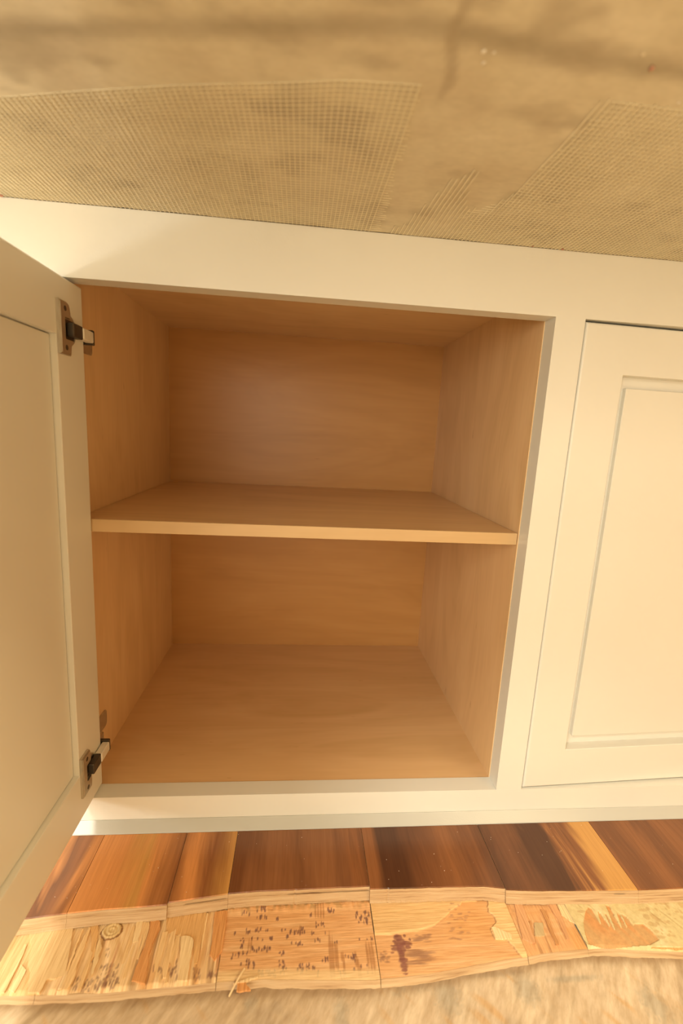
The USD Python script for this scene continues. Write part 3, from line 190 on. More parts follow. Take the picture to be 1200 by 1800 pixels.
SMEAR3 = [(0.4936, -0.1890, 0.00900, 0.00030), (0.5105, -0.1814, 0.00400, 0.00030), (0.5000, -0.1747, 0.00510, 0.00030), (0.4976, -0.1755, 0.00690, 0.00050), (0.5088, -0.1828, 0.00420, 0.00050), (0.4965, -0.1741, 0.00910, 0.00050), (0.5093, -0.1788, 0.01010, 0.00050), (0.4925, -0.1885, 0.00900, 0.00050), (0.5017, -0.1865, 0.01000, 0.00050), (0.5001, -0.1768, 0.00840, 0.00040), (0.5106, -0.1816, 0.00500, 0.00040), (0.5116, -0.1855, 0.00500, 0.00030), (0.4993, -0.1886, 0.00730, 0.00030), (0.4985, -0.1779, 0.00750, 0.00030), (0.4942, -0.1865, 0.00830, 0.00050), (0.4987, -0.1806, 0.00990, 0.00030), (0.5035, -0.1758, 0.00660, 0.00030), (0.5066, -0.1898, 0.00430, 0.00030), (0.5139, -0.1766, 0.00950, 0.00030), (0.5014, -0.1863, 0.00920, 0.00050), (0.4996, -0.1825, 0.00470, 0.00050), (0.5083, -0.1806, 0.00730, 0.00050), (0.5011, -0.1793, 0.01010, 0.00030), (0.5120, -0.1832, 0.00700, 0.00040), (0.4943, -0.1789, 0.00700, 0.00030), (0.4954, -0.1740, 0.00820, 0.00020), (0.5118, -0.1844, 0.00870, 0.00030), (0.5046, -0.1776, 0.01020, 0.00030), (0.4975, -0.1807, 0.00610, 0.00030), (0.5100, -0.1780, 0.01020, 0.00040), (0.5095, -0.1859, 0.00990, 0.00050), (0.4944, -0.1779, 0.01010, 0.00040), (0.5118, -0.1819, 0.00620, 0.00050), (0.4989, -0.1804, 0.00950, 0.00040), (0.5160, -0.1578, 0.00220, 0.00100), (0.5064, -0.1575, 0.00160, 0.00050), (0.5095, -0.1621, 0.00410, 0.00100), (0.5089, -0.1609, 0.00270, 0.00070), (0.5194, -0.1606, 0.00380, 0.00090), (0.5104, -0.1594, 0.00180, 0.00090), (0.5177, -0.1627, 0.00240, 0.00080), (0.5054, -0.1638, 0.00430, 0.00060), (0.5141, -0.1607, 0.00260, 0.00100), (0.5073, -0.1637, 0.00380, 0.00050), (0.5190, -0.1602, 0.00270, 0.00070), (0.5100, -0.1602, 0.00380, 0.00060), (0.5042, -0.1632, 0.00280, 0.00080), (0.5047, -0.1625, 0.00330, 0.00080), (0.5220, -0.1573, 0.00310, 0.00050), (0.5088, -0.1623, 0.00390, 0.00060), (0.5189, -0.1655, 0.00420, 0.00070), (0.5145, -0.1610, 0.00180, 0.00060), (0.5197, -0.1583, 0.00290, 0.00080), (0.5099, -0.1618, 0.00320, 0.00050), (0.5023, -0.1609, 0.00340, 0.00070), (0.5227, -0.1581, 0.00180, 0.00100), (0.4636, -0.1854, 0.00190, 0.00040), (0.4604, -0.1813, 0.00150, 0.00040), (0.4632, -0.1831, 0.00080, 0.00050), (0.4584, -0.1823, 0.00210, 0.00050), (0.4568, -0.1808, 0.00130, 0.00030), (0.4551, -0.1826, 0.00130, 0.00040), (0.4579, -0.1809, 0.00160, 0.00050), (0.4572, -0.1808, 0.00150, 0.00020), (0.4640, -0.1812, 0.00140, 0.00040), (0.4603, -0.1786, 0.00150, 0.00050), (0.4578, -0.1827, 0.00080, 0.00030), (0.4625, -0.1816, 0.00090, 0.00040), (0.4585, -0.1833, 0.00090, 0.00030), (0.4576, -0.1784, 0.00180, 0.00040), (0.4631, -0.1765, 0.00130, 0.00050), (0.4590, -0.1797, 0.00140, 0.00030), (0.4609, -0.1742, 0.00100, 0.00040), (0.4618, -0.1853, 0.00170, 0.00040), (0.4569, -0.1760, 0.00110, 0.00050), (0.4589, -0.1799, 0.00150, 0.00030), (0.4622, -0.1737, 0.00170, 0.00040), (0.4651, -0.1815, 0.00150, 0.00030), (0.4576, -0.1769, 0.00200, 0.00040), (0.4600, -0.1793, 0.00130, 0.00050), (0.4593, -0.1804, 0.00170, 0.00040), (0.4551, -0.1843, 0.00100, 0.00040), (0.4638, -0.1856, 0.00130, 0.00040), (0.4622, -0.1765, 0.00140, 0.00050), (0.4558, -0.1825, 0.00210, 0.00030), (0.4659, -0.1798, 0.00190, 0.00040), (0.5734, -0.1236, 0.00140, 0.00030), (0.5662, -0.1508, 0.00150, 0.00060), (0.5855, -0.1321, 0.00150, 0.00040), (0.5563, -0.1512, 0.00220, 0.00060), (0.5696, -0.1392, 0.00250, 0.00030), (0.5715, -0.1342, 0.00220, 0.00040), (0.5498, -0.1631, 0.00250, 0.00050), (0.5601, -0.1348, 0.00160, 0.00050), (0.5632, -0.1579, 0.00260, 0.00050), (0.5759, -0.1425, 0.00140, 0.00060), (0.5573, -0.1639, 0.00210, 0.00040), (0.5554, -0.1530, 0.00200, 0.00050), (0.5724, -0.1331, 0.00250, 0.00050), (0.5749, -0.1577, 0.00210, 0.00040), (0.5588, -0.1369, 0.00260, 0.00040), (0.5589, -0.1289, 0.00130, 0.00050), (0.5524, -0.1547, 0.00180, 0.00050), (0.5799, -0.1365, 0.00260, 0.00050), (0.5676, -0.1567, 0.00150, 0.00050), (0.5533, -0.1445, 0.00180, 0.00030), (0.5621, -0.1649, 0.00200, 0.00040), (0.5662, -0.1562, 0.00210, 0.00050), (0.5782, -0.1395, 0.00220, 0.00050), (0.5639, -0.1407, 0.00260, 0.00060), (0.5598, -0.1649, 0.00200, 0.00050), (0.5731, -0.1405, 0.00090, 0.00050), (0.5534, -0.1628, 0.00210, 0.00030), (0.5652, -0.1213, 0.00230, 0.00060), (0.5677, -0.1278, 0.00130, 0.00050), (0.5638, -0.1210, 0.00140, 0.00060)]
LEDGE3 = [(0.4422, -0.1533), (0.4485, -0.1533), (0.4788, -0.1546), (0.5085, -0.1523), (0.5310, -0.1480), (0.5469, -0.1395), (0.5600, -0.1306), (0.5763, -0.1231), (0.5814, -0.1186)]
BREAK3 = [(0.6170, -0.1181), (0.6118, -0.1328), (0.6178, -0.1410), (0.6168, -0.1473), (0.6061, -0.1544), (0.6066, -0.1670), (0.6234, -0.1699), (0.6214, -0.1683), (0.6278, -0.1790), (0.6324, -0.1898), (0.6354, -0.1961)]
SLIVERS = [
    (1, 'P', 0.0016, [(0.1462, -0.1307), (0.1491, -0.1327), (0.1517, -0.1588), (0.1539, -0.1908), (0.1504, -0.1936), (0.1455, -0.1585)]),
    (1, 'L', 0.0026, [(0.1486, -0.1239), (0.1575, -0.1243), (0.1580, -0.1368), (0.1587, -0.1499), (0.1528, -0.1514), (0.1511, -0.1377)]),
    (1, 'P', 0.0018, [(0.1540, -0.1543), (0.1612, -0.1544), (0.1602, -0.1692), (0.1583, -0.1870), (0.1543, -0.1893), (0.1541, -0.1721)]),
    (1, 'O', 0.0024, [(0.1652, -0.1234), (0.1773, -0.1264), (0.1806, -0.1366), (0.1773, -0.1508), (0.1760, -0.1644), (0.1796, -0.1818), (0.1818, -0.1952), (0.1743, -0.1933), (0.1656, -0.1914), (0.1666, -0.1705), (0.1688, -0.1550), (0.1683, -0.1360)]),
    (1, 'P', 0.0015, [(0.1596, -0.1269), (0.1655, -0.1259), (0.1670, -0.1360), (0.1667, -0.1526), (0.1659, -0.1683), (0.1632, -0.1693), (0.1635, -0.1501)]),
    (1, 'P', 0.0022, [(0.1852, -0.1417), (0.1921, -0.1405), (0.1925, -0.1561), (0.1914, -0.1771), (0.1928, -0.1897), (0.1889, -0.1915), (0.1857, -0.1704)]),
    (1, 'P', 0.0023, [(0.1955, -0.1421), (0.2017, -0.1381), (0.2026, -0.1566), (0.2034, -0.1902), (0.1999, -0.1900), (0.1955, -0.1784), (0.1963, -0.1609)]),
    (1, 'P', 0.0019, [(0.2035, -0.1461), (0.2081, -0.1439), (0.2087, -0.1660), (0.2077, -0.1800), (0.2019, -0.1722), (0.2023, -0.1600)]),
    (1, 'L', 0.0032, [(0.2090, -0.1478), (0.2151, -0.1466), (0.2218, -0.1484), (0.2262, -0.1530), (0.2270, -0.1734), (0.2286, -0.1950), (0.2227, -0.1947), (0.2172, -0.1940), (0.2148, -0.1729)]),
    (1, 'R', 0.0016, [(0.1850, -0.1230), (0.2101, -0.1208), (0.2342, -0.1183), (0.2362, -0.1366), (0.2354, -0.1463), (0.2357, -0.1627), (0.2356, -0.1766), (0.2311, -0.1782), (0.2262, -0.1521), (0.2220, -0.1479), (0.2087, -0.1463), (0.1892, -0.1400)]),
    (1, 'O', 0.0028, [(0.2458, -0.1191), (0.2611, -0.1181), (0.2625, -0.1476), (0.2627, -0.1640), (0.2589, -0.1706), (0.2548, -0.1753), (0.2487, -0.1690), (0.2490, -0.1541), (0.2469, -0.1396)]),
    (1, 'P', 0.0014, [(0.2351, -0.1193), (0.2372, -0.1200), (0.2382, -0.1477), (0.2382, -0.1628), (0.2363, -0.1627), (0.2353, -0.1427)]),
    (1, 'P', 0.0012, [(0.2022, -0.1861), (0.2046, -0.1851), (0.2065, -0.1949), (0.2037, -0.1953)]),
    (0, 'L', 0.0022, [(0.0250, -0.1921), (0.0265, -0.1743), (0.0254, -0.1471), (0.0287, -0.1473), (0.0317, -0.1735), (0.0316, -0.1958), (0.0271, -0.1956)]),
    (0, 'L', 0.0024, [(0.0346, -0.1926), (0.0354, -0.1818), (0.0340, -0.1694), (0.0431, -0.1751), (0.0435, -0.1862), (0.0422, -0.1964)]),
    (0, 'S', 0.0018, [(0.0200, -0.1286), (0.0449, -0.1279), (0.0728, -0.1277), (0.0795, -0.1485), (0.0890, -0.1819), (0.0809, -0.1851), (0.0711, -0.1856), (0.0700, -0.1973), (0.0562, -0.1966), (0.0481, -0.1763), (0.0416, -0.1698), (0.0359, -0.1521)]),
    (1, 'P', 0.0020, [(0.0923, -0.1307), (0.0951, -0.1314), (0.0979, -0.1573), (0.0978, -0.1725), (0.1013, -0.1851), (0.0985, -0.1958), (0.0944, -0.1966), (0.0913, -0.1785), (0.0898, -0.1602)]),
    (1, 'L', 0.0022, [(0.1108, -0.1493), (0.1117, -0.1436), (0.1179, -0.1548), (0.1195, -0.1714), (0.1199, -0.1819), (0.1181, -0.1844), (0.1144, -0.1690)]),
    (1, 'P', 0.0015, [(0.0836, -0.1321), (0.0867, -0.1322), (0.0882, -0.1568), (0.0910, -0.1825), (0.0922, -0.1965), (0.0870, -0.1972), (0.0887, -0.1824), (0.0856, -0.1589)]),
    (1, 'R', 0.0012, [(0.0917, -0.1263), (0.1023, -0.1262), (0.1096, -0.1464), (0.1131, -0.1646), (0.1102, -0.1688), (0.1037, -0.1484)]),
    (1, 'P', 0.0016, [(0.1065, -0.1577), (0.1099, -0.1601), (0.1125, -0.1795), (0.1129, -0.1956), (0.1092, -0.1973), (0.1076, -0.1813)]),
    (4, 'K', 0.0018, [(0.6540, -0.1196), (0.6636, -0.1226), (0.6617, -0.1415), (0.6569, -0.1749), (0.6518, -0.1736), (0.6428, -0.1687), (0.6470, -0.1469)]),
    (4, 'B', 0.0012, [(0.6619, -0.1476), (0.6645, -0.1477), (0.6580, -0.1744), (0.6550, -0.1748)]),
    (4, 'B', 0.0016, [(0.6858, -0.1341), (0.6926, -0.1366), (0.6885, -0.1582), (0.6873, -0.1774), (0.6826, -0.1777), (0.6834, -0.1626)]),
    (4, 'K', 0.0014, [(0.6994, -0.1241), (0.7109, -0.1259), (0.7111, -0.1387), (0.7042, -0.1715), (0.7006, -0.1716), (0.7030, -0.1470)]),
    (4, 'L', 0.0010, [(0.7130, -0.1247), (0.7280, -0.1253), (0.7263, -0.1418), (0.7265, -0.1546), (0.7205, -0.1514), (0.7110, -0.1424)]),
    (4, 'G', 0.0013, [(0.6677, -0.1505), (0.6795, -0.1507), (0.6738, -0.1665), (0.6609, -0.1664)]),
    (5, 'O2', 0.0016, [(0.8049, -0.1873), (0.8269, -0.1828), (0.8425, -0.1801), (0.8580, -0.1777), (0.8674, -0.1762), (0.8539, -0.1912), (0.8338, -0.1903)]),
    (3, 'L', 0.0020, [(0.6073, -0.1537), (0.6125, -0.1532), (0.6214, -0.1596), (0.6304, -0.1637), (0.6280, -0.1687), (0.6127, -0.1680), (0.6068, -0.1666)]),
    (2, 'O', 0.0009, [(0.2850, -0.1989), (0.2945, -0.1985), (0.3017, -0.2062), (0.2929, -0.2070), (0.2858, -0.2069)]),
    (2, 'L', 0.0018, [(0.2930, -0.1963), (0.3073, -0.1930), (0.3078, -0.1943), (0.2947, -0.1984), (0.2804, -0.1998)])]
FIN = [(0.7259, -0.1792), (0.7293, -0.1659), (0.7354, -0.1532), (0.7483, -0.1384), (0.7552, -0.1343), (0.7574, -0.1363), (0.7572, -0.1560), (0.7589, -0.1555), (0.7645, -0.1397), (0.7663, -0.1436), (0.7674, -0.1606), (0.7691, -0.1595), (0.7727, -0.1426), (0.7740, -0.1464), (0.7715, -0.1643), (0.7736, -0.1632), (0.7813, -0.1328), (0.7852, -0.1342), (0.7822, -0.1624), (0.7844, -0.1614), (0.7899, -0.1433), (0.7922, -0.1459), (0.7905, -0.1622), (0.7918, -0.1617), (0.7958, -0.1448), (0.7998, -0.1487), (0.8013, -0.1603), (0.8046, -0.1587), (0.8165, -0.1592), (0.8215, -0.1666), (0.8237, -0.1787), (0.8062, -0.1840), (0.7735, -0.1842), (0.7473, -0.1846)]
SPOTS5 = [(0.8301, -0.1419, 0.00540, 0.00150), (0.8281, -0.1506, 0.00320, 0.00290), (0.8387, -0.1504, 0.00370, 0.00310), (0.8411, -0.1542, 0.00320, 0.00260), (0.8271, -0.1597, 0.00290, 0.00230), (0.8663, -0.1331, 0.00630, 0.00230), (0.8328, -0.1330, 0.00410, 0.00100), (0.8689, -0.1378, 0.00140, 0.00350), (0.8907, -0.1374, 0.00250, 0.00350), (0.8272, -0.1761, 0.00520, 0.00150), (0.8402, -0.1749, 0.00180, 0.00100), (0.8460, -0.1752, 0.00190, 0.00100), (0.7405, -0.1400, 0.00400, 0.00140), (0.8475, -0.1582, 0.00320, 0.00140), (0.8275, -0.1692, 0.00260, 0.00150), (0.8313, -0.1612, 0.00230, 0.00190), (0.8778, -0.1544, 0.00200, 0.00190), (0.8541, -0.1573, 0.00160, 0.00060), (0.8808, -0.1709, 0.00220, 0.00080), (0.8449, -0.1542, 0.00120, 0.00090), (0.8384, -0.1393, 0.00090, 0.00140), (0.9139, -0.1371, 0.00070, 0.00230), (0.8377, -0.1404, 0.00200, 0.00160), (0.8427, -0.1738, 0.00090, 0.00140), (0.8769, -0.1728, 0.00080, 0.00140), (0.8501, -0.1484, 0.00080, 0.00070), (0.9088, -0.1505, 0.00150, 0.00170), (0.8840, -0.1706, 0.00170, 0.00190), (0.8360, -0.1679, 0.00080, 0.00160), (0.8775, -0.1647, 0.00180, 0.00200), (0.8411, -0.1541, 0.00120, 0.00130), (0.8746, -0.1686, 0.00140, 0.00070), (0.8364, -0.1598, 0.00180, 0.00180), (0.8526, -0.1590, 0.00120, 0.00170), (0.8391, -0.1500, 0.00220, 0.00170), (0.8666, -0.1549, 0.00090, 0.00070), (0.9061, -0.1446, 0.00170, 0.00090), (0.8981, -0.1595, 0.00120, 0.00150), (0.8642, -0.1418, 0.00090, 0.00110), (0.9038, -0.1557, 0.00140, 0.00130), (0.8200, -0.1694, 0.00170, 0.00110), (0.8456, -0.1701, 0.00160, 0.00100), (0.8213, -0.1740, 0.00160, 0.00150), (0.8634, -0.1493, 0.00100, 0.00130), (0.9099, -0.1362, 0.00170, 0.00160), (0.8551, -0.1342, 0.00170, 0.00140), (0.8814, -0.1596, 0.00140, 0.00150), (0.8827, -0.1467, 0.00120, 0.00200), (0.8764, -0.1461, 0.00230, 0.00120), (0.8495, -0.1418, 0.00120, 0.00180), (0.8331, -0.1720, 0.00080, 0.00120), (0.8642, -0.1756, 0.00200, 0.00110), (0.8687, -0.1337, 0.00110, 0.00080), (0.8953, -0.1362, 0.00080, 0.00180), (0.8271, -0.1575, 0.00070, 0.00120)]
GREY0 = [(0.5282, -0.2155, 0.01080, 0.01570), (0.4971, -0.2045, 0.00820, 0.00500), (0.4726, -0.2072, 0.00540, 0.00650), (0.4033, -0.2326, 0.00500, 0.01440), (0.6248, -0.2165, 0.00960, 0.01070), (0.3018, -0.2120, 0.00510, 0.00620), (0.7696, -0.2387, 0.00960, 0.01260), (0.6897, -0.2094, 0.02120, 0.00230), (0.5865, -0.1996, 0.02810, 0.00230)]
def dab(c, X, Y, items, col, amt=.85, soft=.5, seed=1, wob=.35):
    """Small elliptical tear marks and spots: (x, y, rx, ry) each."""
    xs, ys = X[:, 0], Y
    for k, (x, y, rx, ry) in enumerate(items):
        i = np.nonzero(np.abs(xs - x) < rx * 1.7 + .001)[0]
        if not len(i): continue
        i0, i1 = i[0], i[-1] + 1
        xx, yy = X[i0:i1], Y[i0:i1]
        d = np.hypot((xx - x) / max(rx * 1.45, .0008), (yy - y) / max(ry * 1.35, .0009)) + wob * (n2(xx * 420, yy * 420, seed + k % 7) - .5)
        c[i0:i1] = lerp(c[i0:i1], col, smooth(d, 1.0 + soft * .5, 1.0 - soft * .5) * amt)
    return c
# subfloor: fine sheet in view, coarse sheet for the rest of the room
SUB = -0.013
def sheet(x0, x1, y0, y1, step, zf, cf, flip=False):
    nx, ny = int(round((x1 - x0) / step)) + 1, int(round((y1 - y0) / step)) + 1
    X, Y = np.meshgrid(np.linspace(x0, x1, nx), np.linspace(y0, y1, ny), indexing='ij')
    v = np.stack([X, Y, zf(X, Y)], -1).reshape(-1, 3); i, j = np.meshgrid(np.arange(nx - 1), np.arange(ny - 1), indexing='ij')
    a = i * ny + j; q = np.stack([a, a + ny, a + ny + 1, a + 1], -1).reshape(-1, 4)
    if flip: q = q[:, ::-1]
    return (v, np.vstack([q[:, [0, 1, 2]], q[:, [0, 2, 3]]])), np.asarray(cf(X, Y)).reshape(-1, 3)
def rotn(X, Y, ang, su, sv, o=3, seed=0):
    c, s = math.cos(ang), math.sin(ang); return f2((X * c + Y * s) * su, (-X * s + Y * c) * sv, o, seed)
def sub_c(X, Y):
    col = np.zeros(X.shape + (3,)) + (0.645, 0.51, 0.355)
    col = lerp(col, (0.76, 0.625, 0.45), smooth(rotn(X, Y, 1.0, 14, 60, 4, 3), .45, .7))
    col = lerp(col, (0.49, 0.38, 0.25), smooth(rotn(X, Y, .9, 12, 90, 4, 5), .56, .72) * .8)
    col = lerp(col, (0.66, 0.42, 0.20), smooth(rotn(X, Y, 2.3, 18, 110, 3, 9), .62, .74) * .7)
    col = lerp(col, (0.42, 0.32, 0.22), smooth(f2(X * 22, Y * 22, 4, 12), .6, .75) * .6)
    if X.shape[0] > 200 and Y.min() > -.6: col = dab(col, X, Y, GREY0, (0.40, 0.36, 0.28), .6, 1.2, 17, 1.2)
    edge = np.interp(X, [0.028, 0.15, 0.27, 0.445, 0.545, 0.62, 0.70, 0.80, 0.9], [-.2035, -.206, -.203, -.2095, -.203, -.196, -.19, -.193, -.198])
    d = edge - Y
    col = lerp(col, (0.33, 0.22, 0.12), smooth(d + .012 * (f2(X * 40, Y * 40, 3, 8) - .5), .012, -.002) * .75)  # contact shadow along the remnant edge, painted into the subfloor tint
    return col
def sub_z(X, Y): return SUB + .0011 * (rotn(X, Y, 1.0, 30, 160, 3, 3) - .5) + .0012 * (f2(X * 60, Y * 60, 3, 4) - .5)
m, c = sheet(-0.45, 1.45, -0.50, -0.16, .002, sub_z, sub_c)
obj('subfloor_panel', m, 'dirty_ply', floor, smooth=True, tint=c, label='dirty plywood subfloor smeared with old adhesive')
def zero(X, Y): return SUB - .0012 + 0 * X
for (a, b, cc, d) in ((RX0, RX1, RY0, -0.49), (RX0, -0.44, -0.49, RY1), (1.44, RX1, -0.49, RY1), (-.44, 1.44, -.17, RY1)):
    m, c = sheet(a, b, cc, d, .05, zero, sub_c)
    obj('subfloor_panel', m, 'bare_ply', floor, smooth=True)

# planks, left to right: x edges, saw-cut front edge, colours across the board
DK, RD, BR, OR, GD = (0.092, 0.036, 0.017), (0.185, 0.073, 0.030), (0.28, 0.112, 0.042), (0.72, 0.32, 0.11), (0.62, 0.33, 0.10)
planks = [
    ('far', -0.33, -0.1255, [(-.33, -.135), (-.23, -.133), (-.127, -.135)], [(0, BR), (.5, OR), (1, BR)], 'base'),
    ('p0', -0.1247, 0.0648, [(-.1245, -.134), (0, -.1325), (.0265, -.1305), (.0473, -.1281), (.0645, -.1268)], [(0, BR), (.45, OR), (.66, OR), (.76, RD), (.88, BR), (1, OR)], ''),
    ('p1', 0.0656, 0.1852, [(.0656, -.1265), (.1067, -.1237), (.1481, -.1227), (.1848, -.1211)], [(0, OR), (.35, OR), (.55, GD), (.75, OR), (1, BR)], ''),
    ('p2', 0.1859, 0.2608, [(.186, -.1184), (.2244, -.1143), (.2606, -.1105)], [(0, BR), (.3, OR), (.6, BR), (1, GD)], ''),
    ('p3', 0.2615, 0.4511, [(.2618, -.1098), (.2976, -.1082), (.3508, -.1081), (.4127, -.1074), (.451, -.1073)], [(0, RD), (.1, RD), (.3, (0.30, 0.13, 0.055)), (.5, (0.22, 0.092, 0.04)), (.65, (0.30, 0.13, 0.055)), (.8, (0.22, 0.092, 0.04)), (.92, BR), (1, RD)], ''),
    ('p4', 0.4518, 0.6398, [(.4518, -.1113), (.5066, -.112), (.5707, -.113), (.6112, -.1138), (.6398, -.1178)], [(0, BR), (.08, DK), (.3, DK), (.5, RD), (.7, BR), (.85, RD), (1, DK)], ''),
    ('p5', 0.6407, 0.8296, [(.6407, -.1198), (.681, -.123), (.7299, -.1246), (.7793, -.1262), (.8295, -.1278)], [(0, DK), (.2, RD), (.4, DK), (.56, DK), (.66, BR), (.74, GD), (1, GD)], ''),
    ('p6', 0.8303, 1.0190, [(.8303, -.1279), (.8635, -.128), (.8985, -.1278), (1.019, -.126)], [(0, BR), (.15, RD), (.3, BR), (.45, RD), (.6, BR), (1, RD)], ''),
    ('p7', 1.0200, 1.42, [(1.02, -.127), (1.2, -.130), (1.42, -.128)], [(0, OR), (.2, BR), (.5, RD), (.8, OR), (1, BR)], ''),
]
def strip_solid(xs, loops, closed_ends=True):
    """Cross-section loops: list of (y array, z array) along xs; closed ring swept along x."""
    k = len(loops); n = len(xs)
    v = np.stack([np.stack([xs, ya + 0 * xs, za + 0 * xs], -1) for ya, za in loops], 1).reshape(-1, 3)
    i, j = np.meshgrid(np.arange(n - 1), np.arange(k), indexing='ij'); a = i * k + j; b = i * k + (j + 1) % k
    q = np.stack([a, b, b + k, a + k], -1).reshape(-1, 4); f = [np.vstack([q[:, [0, 1, 2]], q[:, [0, 2, 3]]])]
    for base, flip in ((0, 0), ((n - 1) * k, 1)):
        cap = np.array([[base, base + t, base + t + 1] for t in range(1, k - 1)]); f.append(cap if flip else cap[:, ::-1])
    m = trimesh.Trimesh(v, np.vstack(f), process=False)
    if m.volume < 0: m.invert()
    return m
YK = -0.0145
for idx, (nm, x0, x1, front, stops, _) in enumerate(planks):
    plank_mat(f'plank_{idx}', x0, x1 - x0, stops, idx * 3.7 + 1)
    xs = np.arange(x0, x1, .0022); xs = np.append(xs, x1)
    fx = np.array([q[0] for q in front]); fy = np.array([q[1] for q in front])
    yf = np.interp(xs, fx, fy) + .0009 * (f2(xs * 90, xs * 0 + idx, 3, 21) - .5) + .0012 * (n2(xs * 420, xs * 0 + idx, 5) > .86) * n2(xs * 900, xs * 0, 3)
    jag = .0016 * (f2(xs * 300, xs * 0 + 3, 2, 31) - .5)
    c = .0005
    top = strip_solid(xs, [(YK, ZP), (yf + c, ZP), (yf, ZP - c), (yf - .0004 + jag * .3, ZP - .0012), (YK, ZP - .0012)])
    p = obj('plank', top, f'plank_{idx}', floor)
    o1, o2 = .0006 * (f2(xs * 60, xs * 0 + 9, 3, 6) - .5), .0012 * (f2(xs * 45, xs * 0 + 9, 3, 16) - .5)
    xc = xs.copy(); xc[0] -= .0003; xc[-1] += .0003
    slit = -.0014 + .0085 * np.clip(smooth(xs, .205, .215) * smooth(xs, .262, .245) + smooth(xs, .335, .36) * smooth(xs, .452, .44) + smooth(xs, .795, .80) * smooth(xs, .812, .806), 0, 1)
    core = strip_solid(xc, [(YK, ZP - .0013), (yf - .0006 + o1, ZP - .0013), (yf - .0016 + o2, ZP - .0045), (yf + slit, ZP - .0047), (yf + slit, ZP - .0062), (yf - .0022 + o1, ZP - .0064), (yf - .0028 + o1, ZP - .0085), (yf - .0022 + o2, ZP - .0089),
                            (yf - .0042 + o2, ZP - .0135), (yf - .0036 + o1, ZP - .0138), (yf - .0055 + jag, SUB + .0085), (YK, SUB + .0085)])
    obj('core', core, 'ply_edge', p, label='raw pale plywood core at the sawn plank edge')

# torn plank bottoms left glued to the subfloor
TZ = -0.005
F_all = np.array([(-.33, -.196), (-.1, -.198), (.028, -.1971), (.0646, -.1989), (.107, -.2), (.1495, -.2001), (.1984, -.1983), (.2709, -.1964), (.3196, -.1966), (.379, -.2006), (.4455, -.2039), (.4476, -.2035), (.5077, -.2013), (.5439, -.1972), (.6188, -.1899), (.6416, -.1885), (.6654, -.1858), (.7196, -.1839), (.7428, -.1836), (.7863, -.1876), (.8449, -.1923), (1.1, -.196), (1.42, -.193)])
PALE, STRAW, ORANGE, RUST, PURPLE, BROWN = (0.95, 0.71, 0.42), (0.82, 0.62, 0.35), (0.80, 0.46, 0.19), (0.60, 0.29, 0.13), (0.25, 0.13, 0.10), (0.34, 0.18, 0.08)
def fluted(X, Y, seed, big=1.0):
    """Splintered strips running along y: strip height per column, ragged ends."""
    w = X + .003 * (n2(X * 25, Y * 18, seed) - .5)
    s1 = n2(w * 95, Y * 7, seed + 1); s2 = n2(w * 260, Y * 14, seed + 2); s3 = f2(w * 520, Y * 26, 2, seed + 3)
    strip = smooth(s1, .42, .55)
    end = smooth(n2(w * 120, Y * 0 + 2, seed + 7) - (Y + .205) / .09 * .55, .12, .2)
    h = .0032 * strip * (0.35 + .65 * end) * big + .0011 * s2 + .0006 * s3
    col = np.zeros(X.shape + (3,)) + PALE
    col = lerp(col, ORANGE, smooth(n2(w * 60, Y * 6, seed + 9), .45, .75) * .75)
    col = lerp(col, (0.86, 0.68, 0.42), smooth(s2, .55, .8) * .7)
    col = lerp(col, RUST, smooth(n2(w * 300, Y * 18, seed + 11), .66, .8) * .8)
    col = lerp(col, BROWN, (smooth(s1, .40, .44) * (1 - smooth(s1, .46, .5))) * .55)
    return h, col
def flat(X, Y, seed):
    g = f2(X * 9 + Y * 6 * np.sin(X * 9), Y * 190 + 3 * n2(X * 14, Y * 12, seed), 4, seed)
    col = np.zeros(X.shape + (3,)) + (0.80, 0.47, 0.23)
    col = lerp(col, (0.74, 0.40, 0.17), smooth(g, .5, .72) * .5); col = lerp(col, (0.85, 0.56, 0.31), smooth(g, .5, .3) * .8)
    return .0007 * g, col
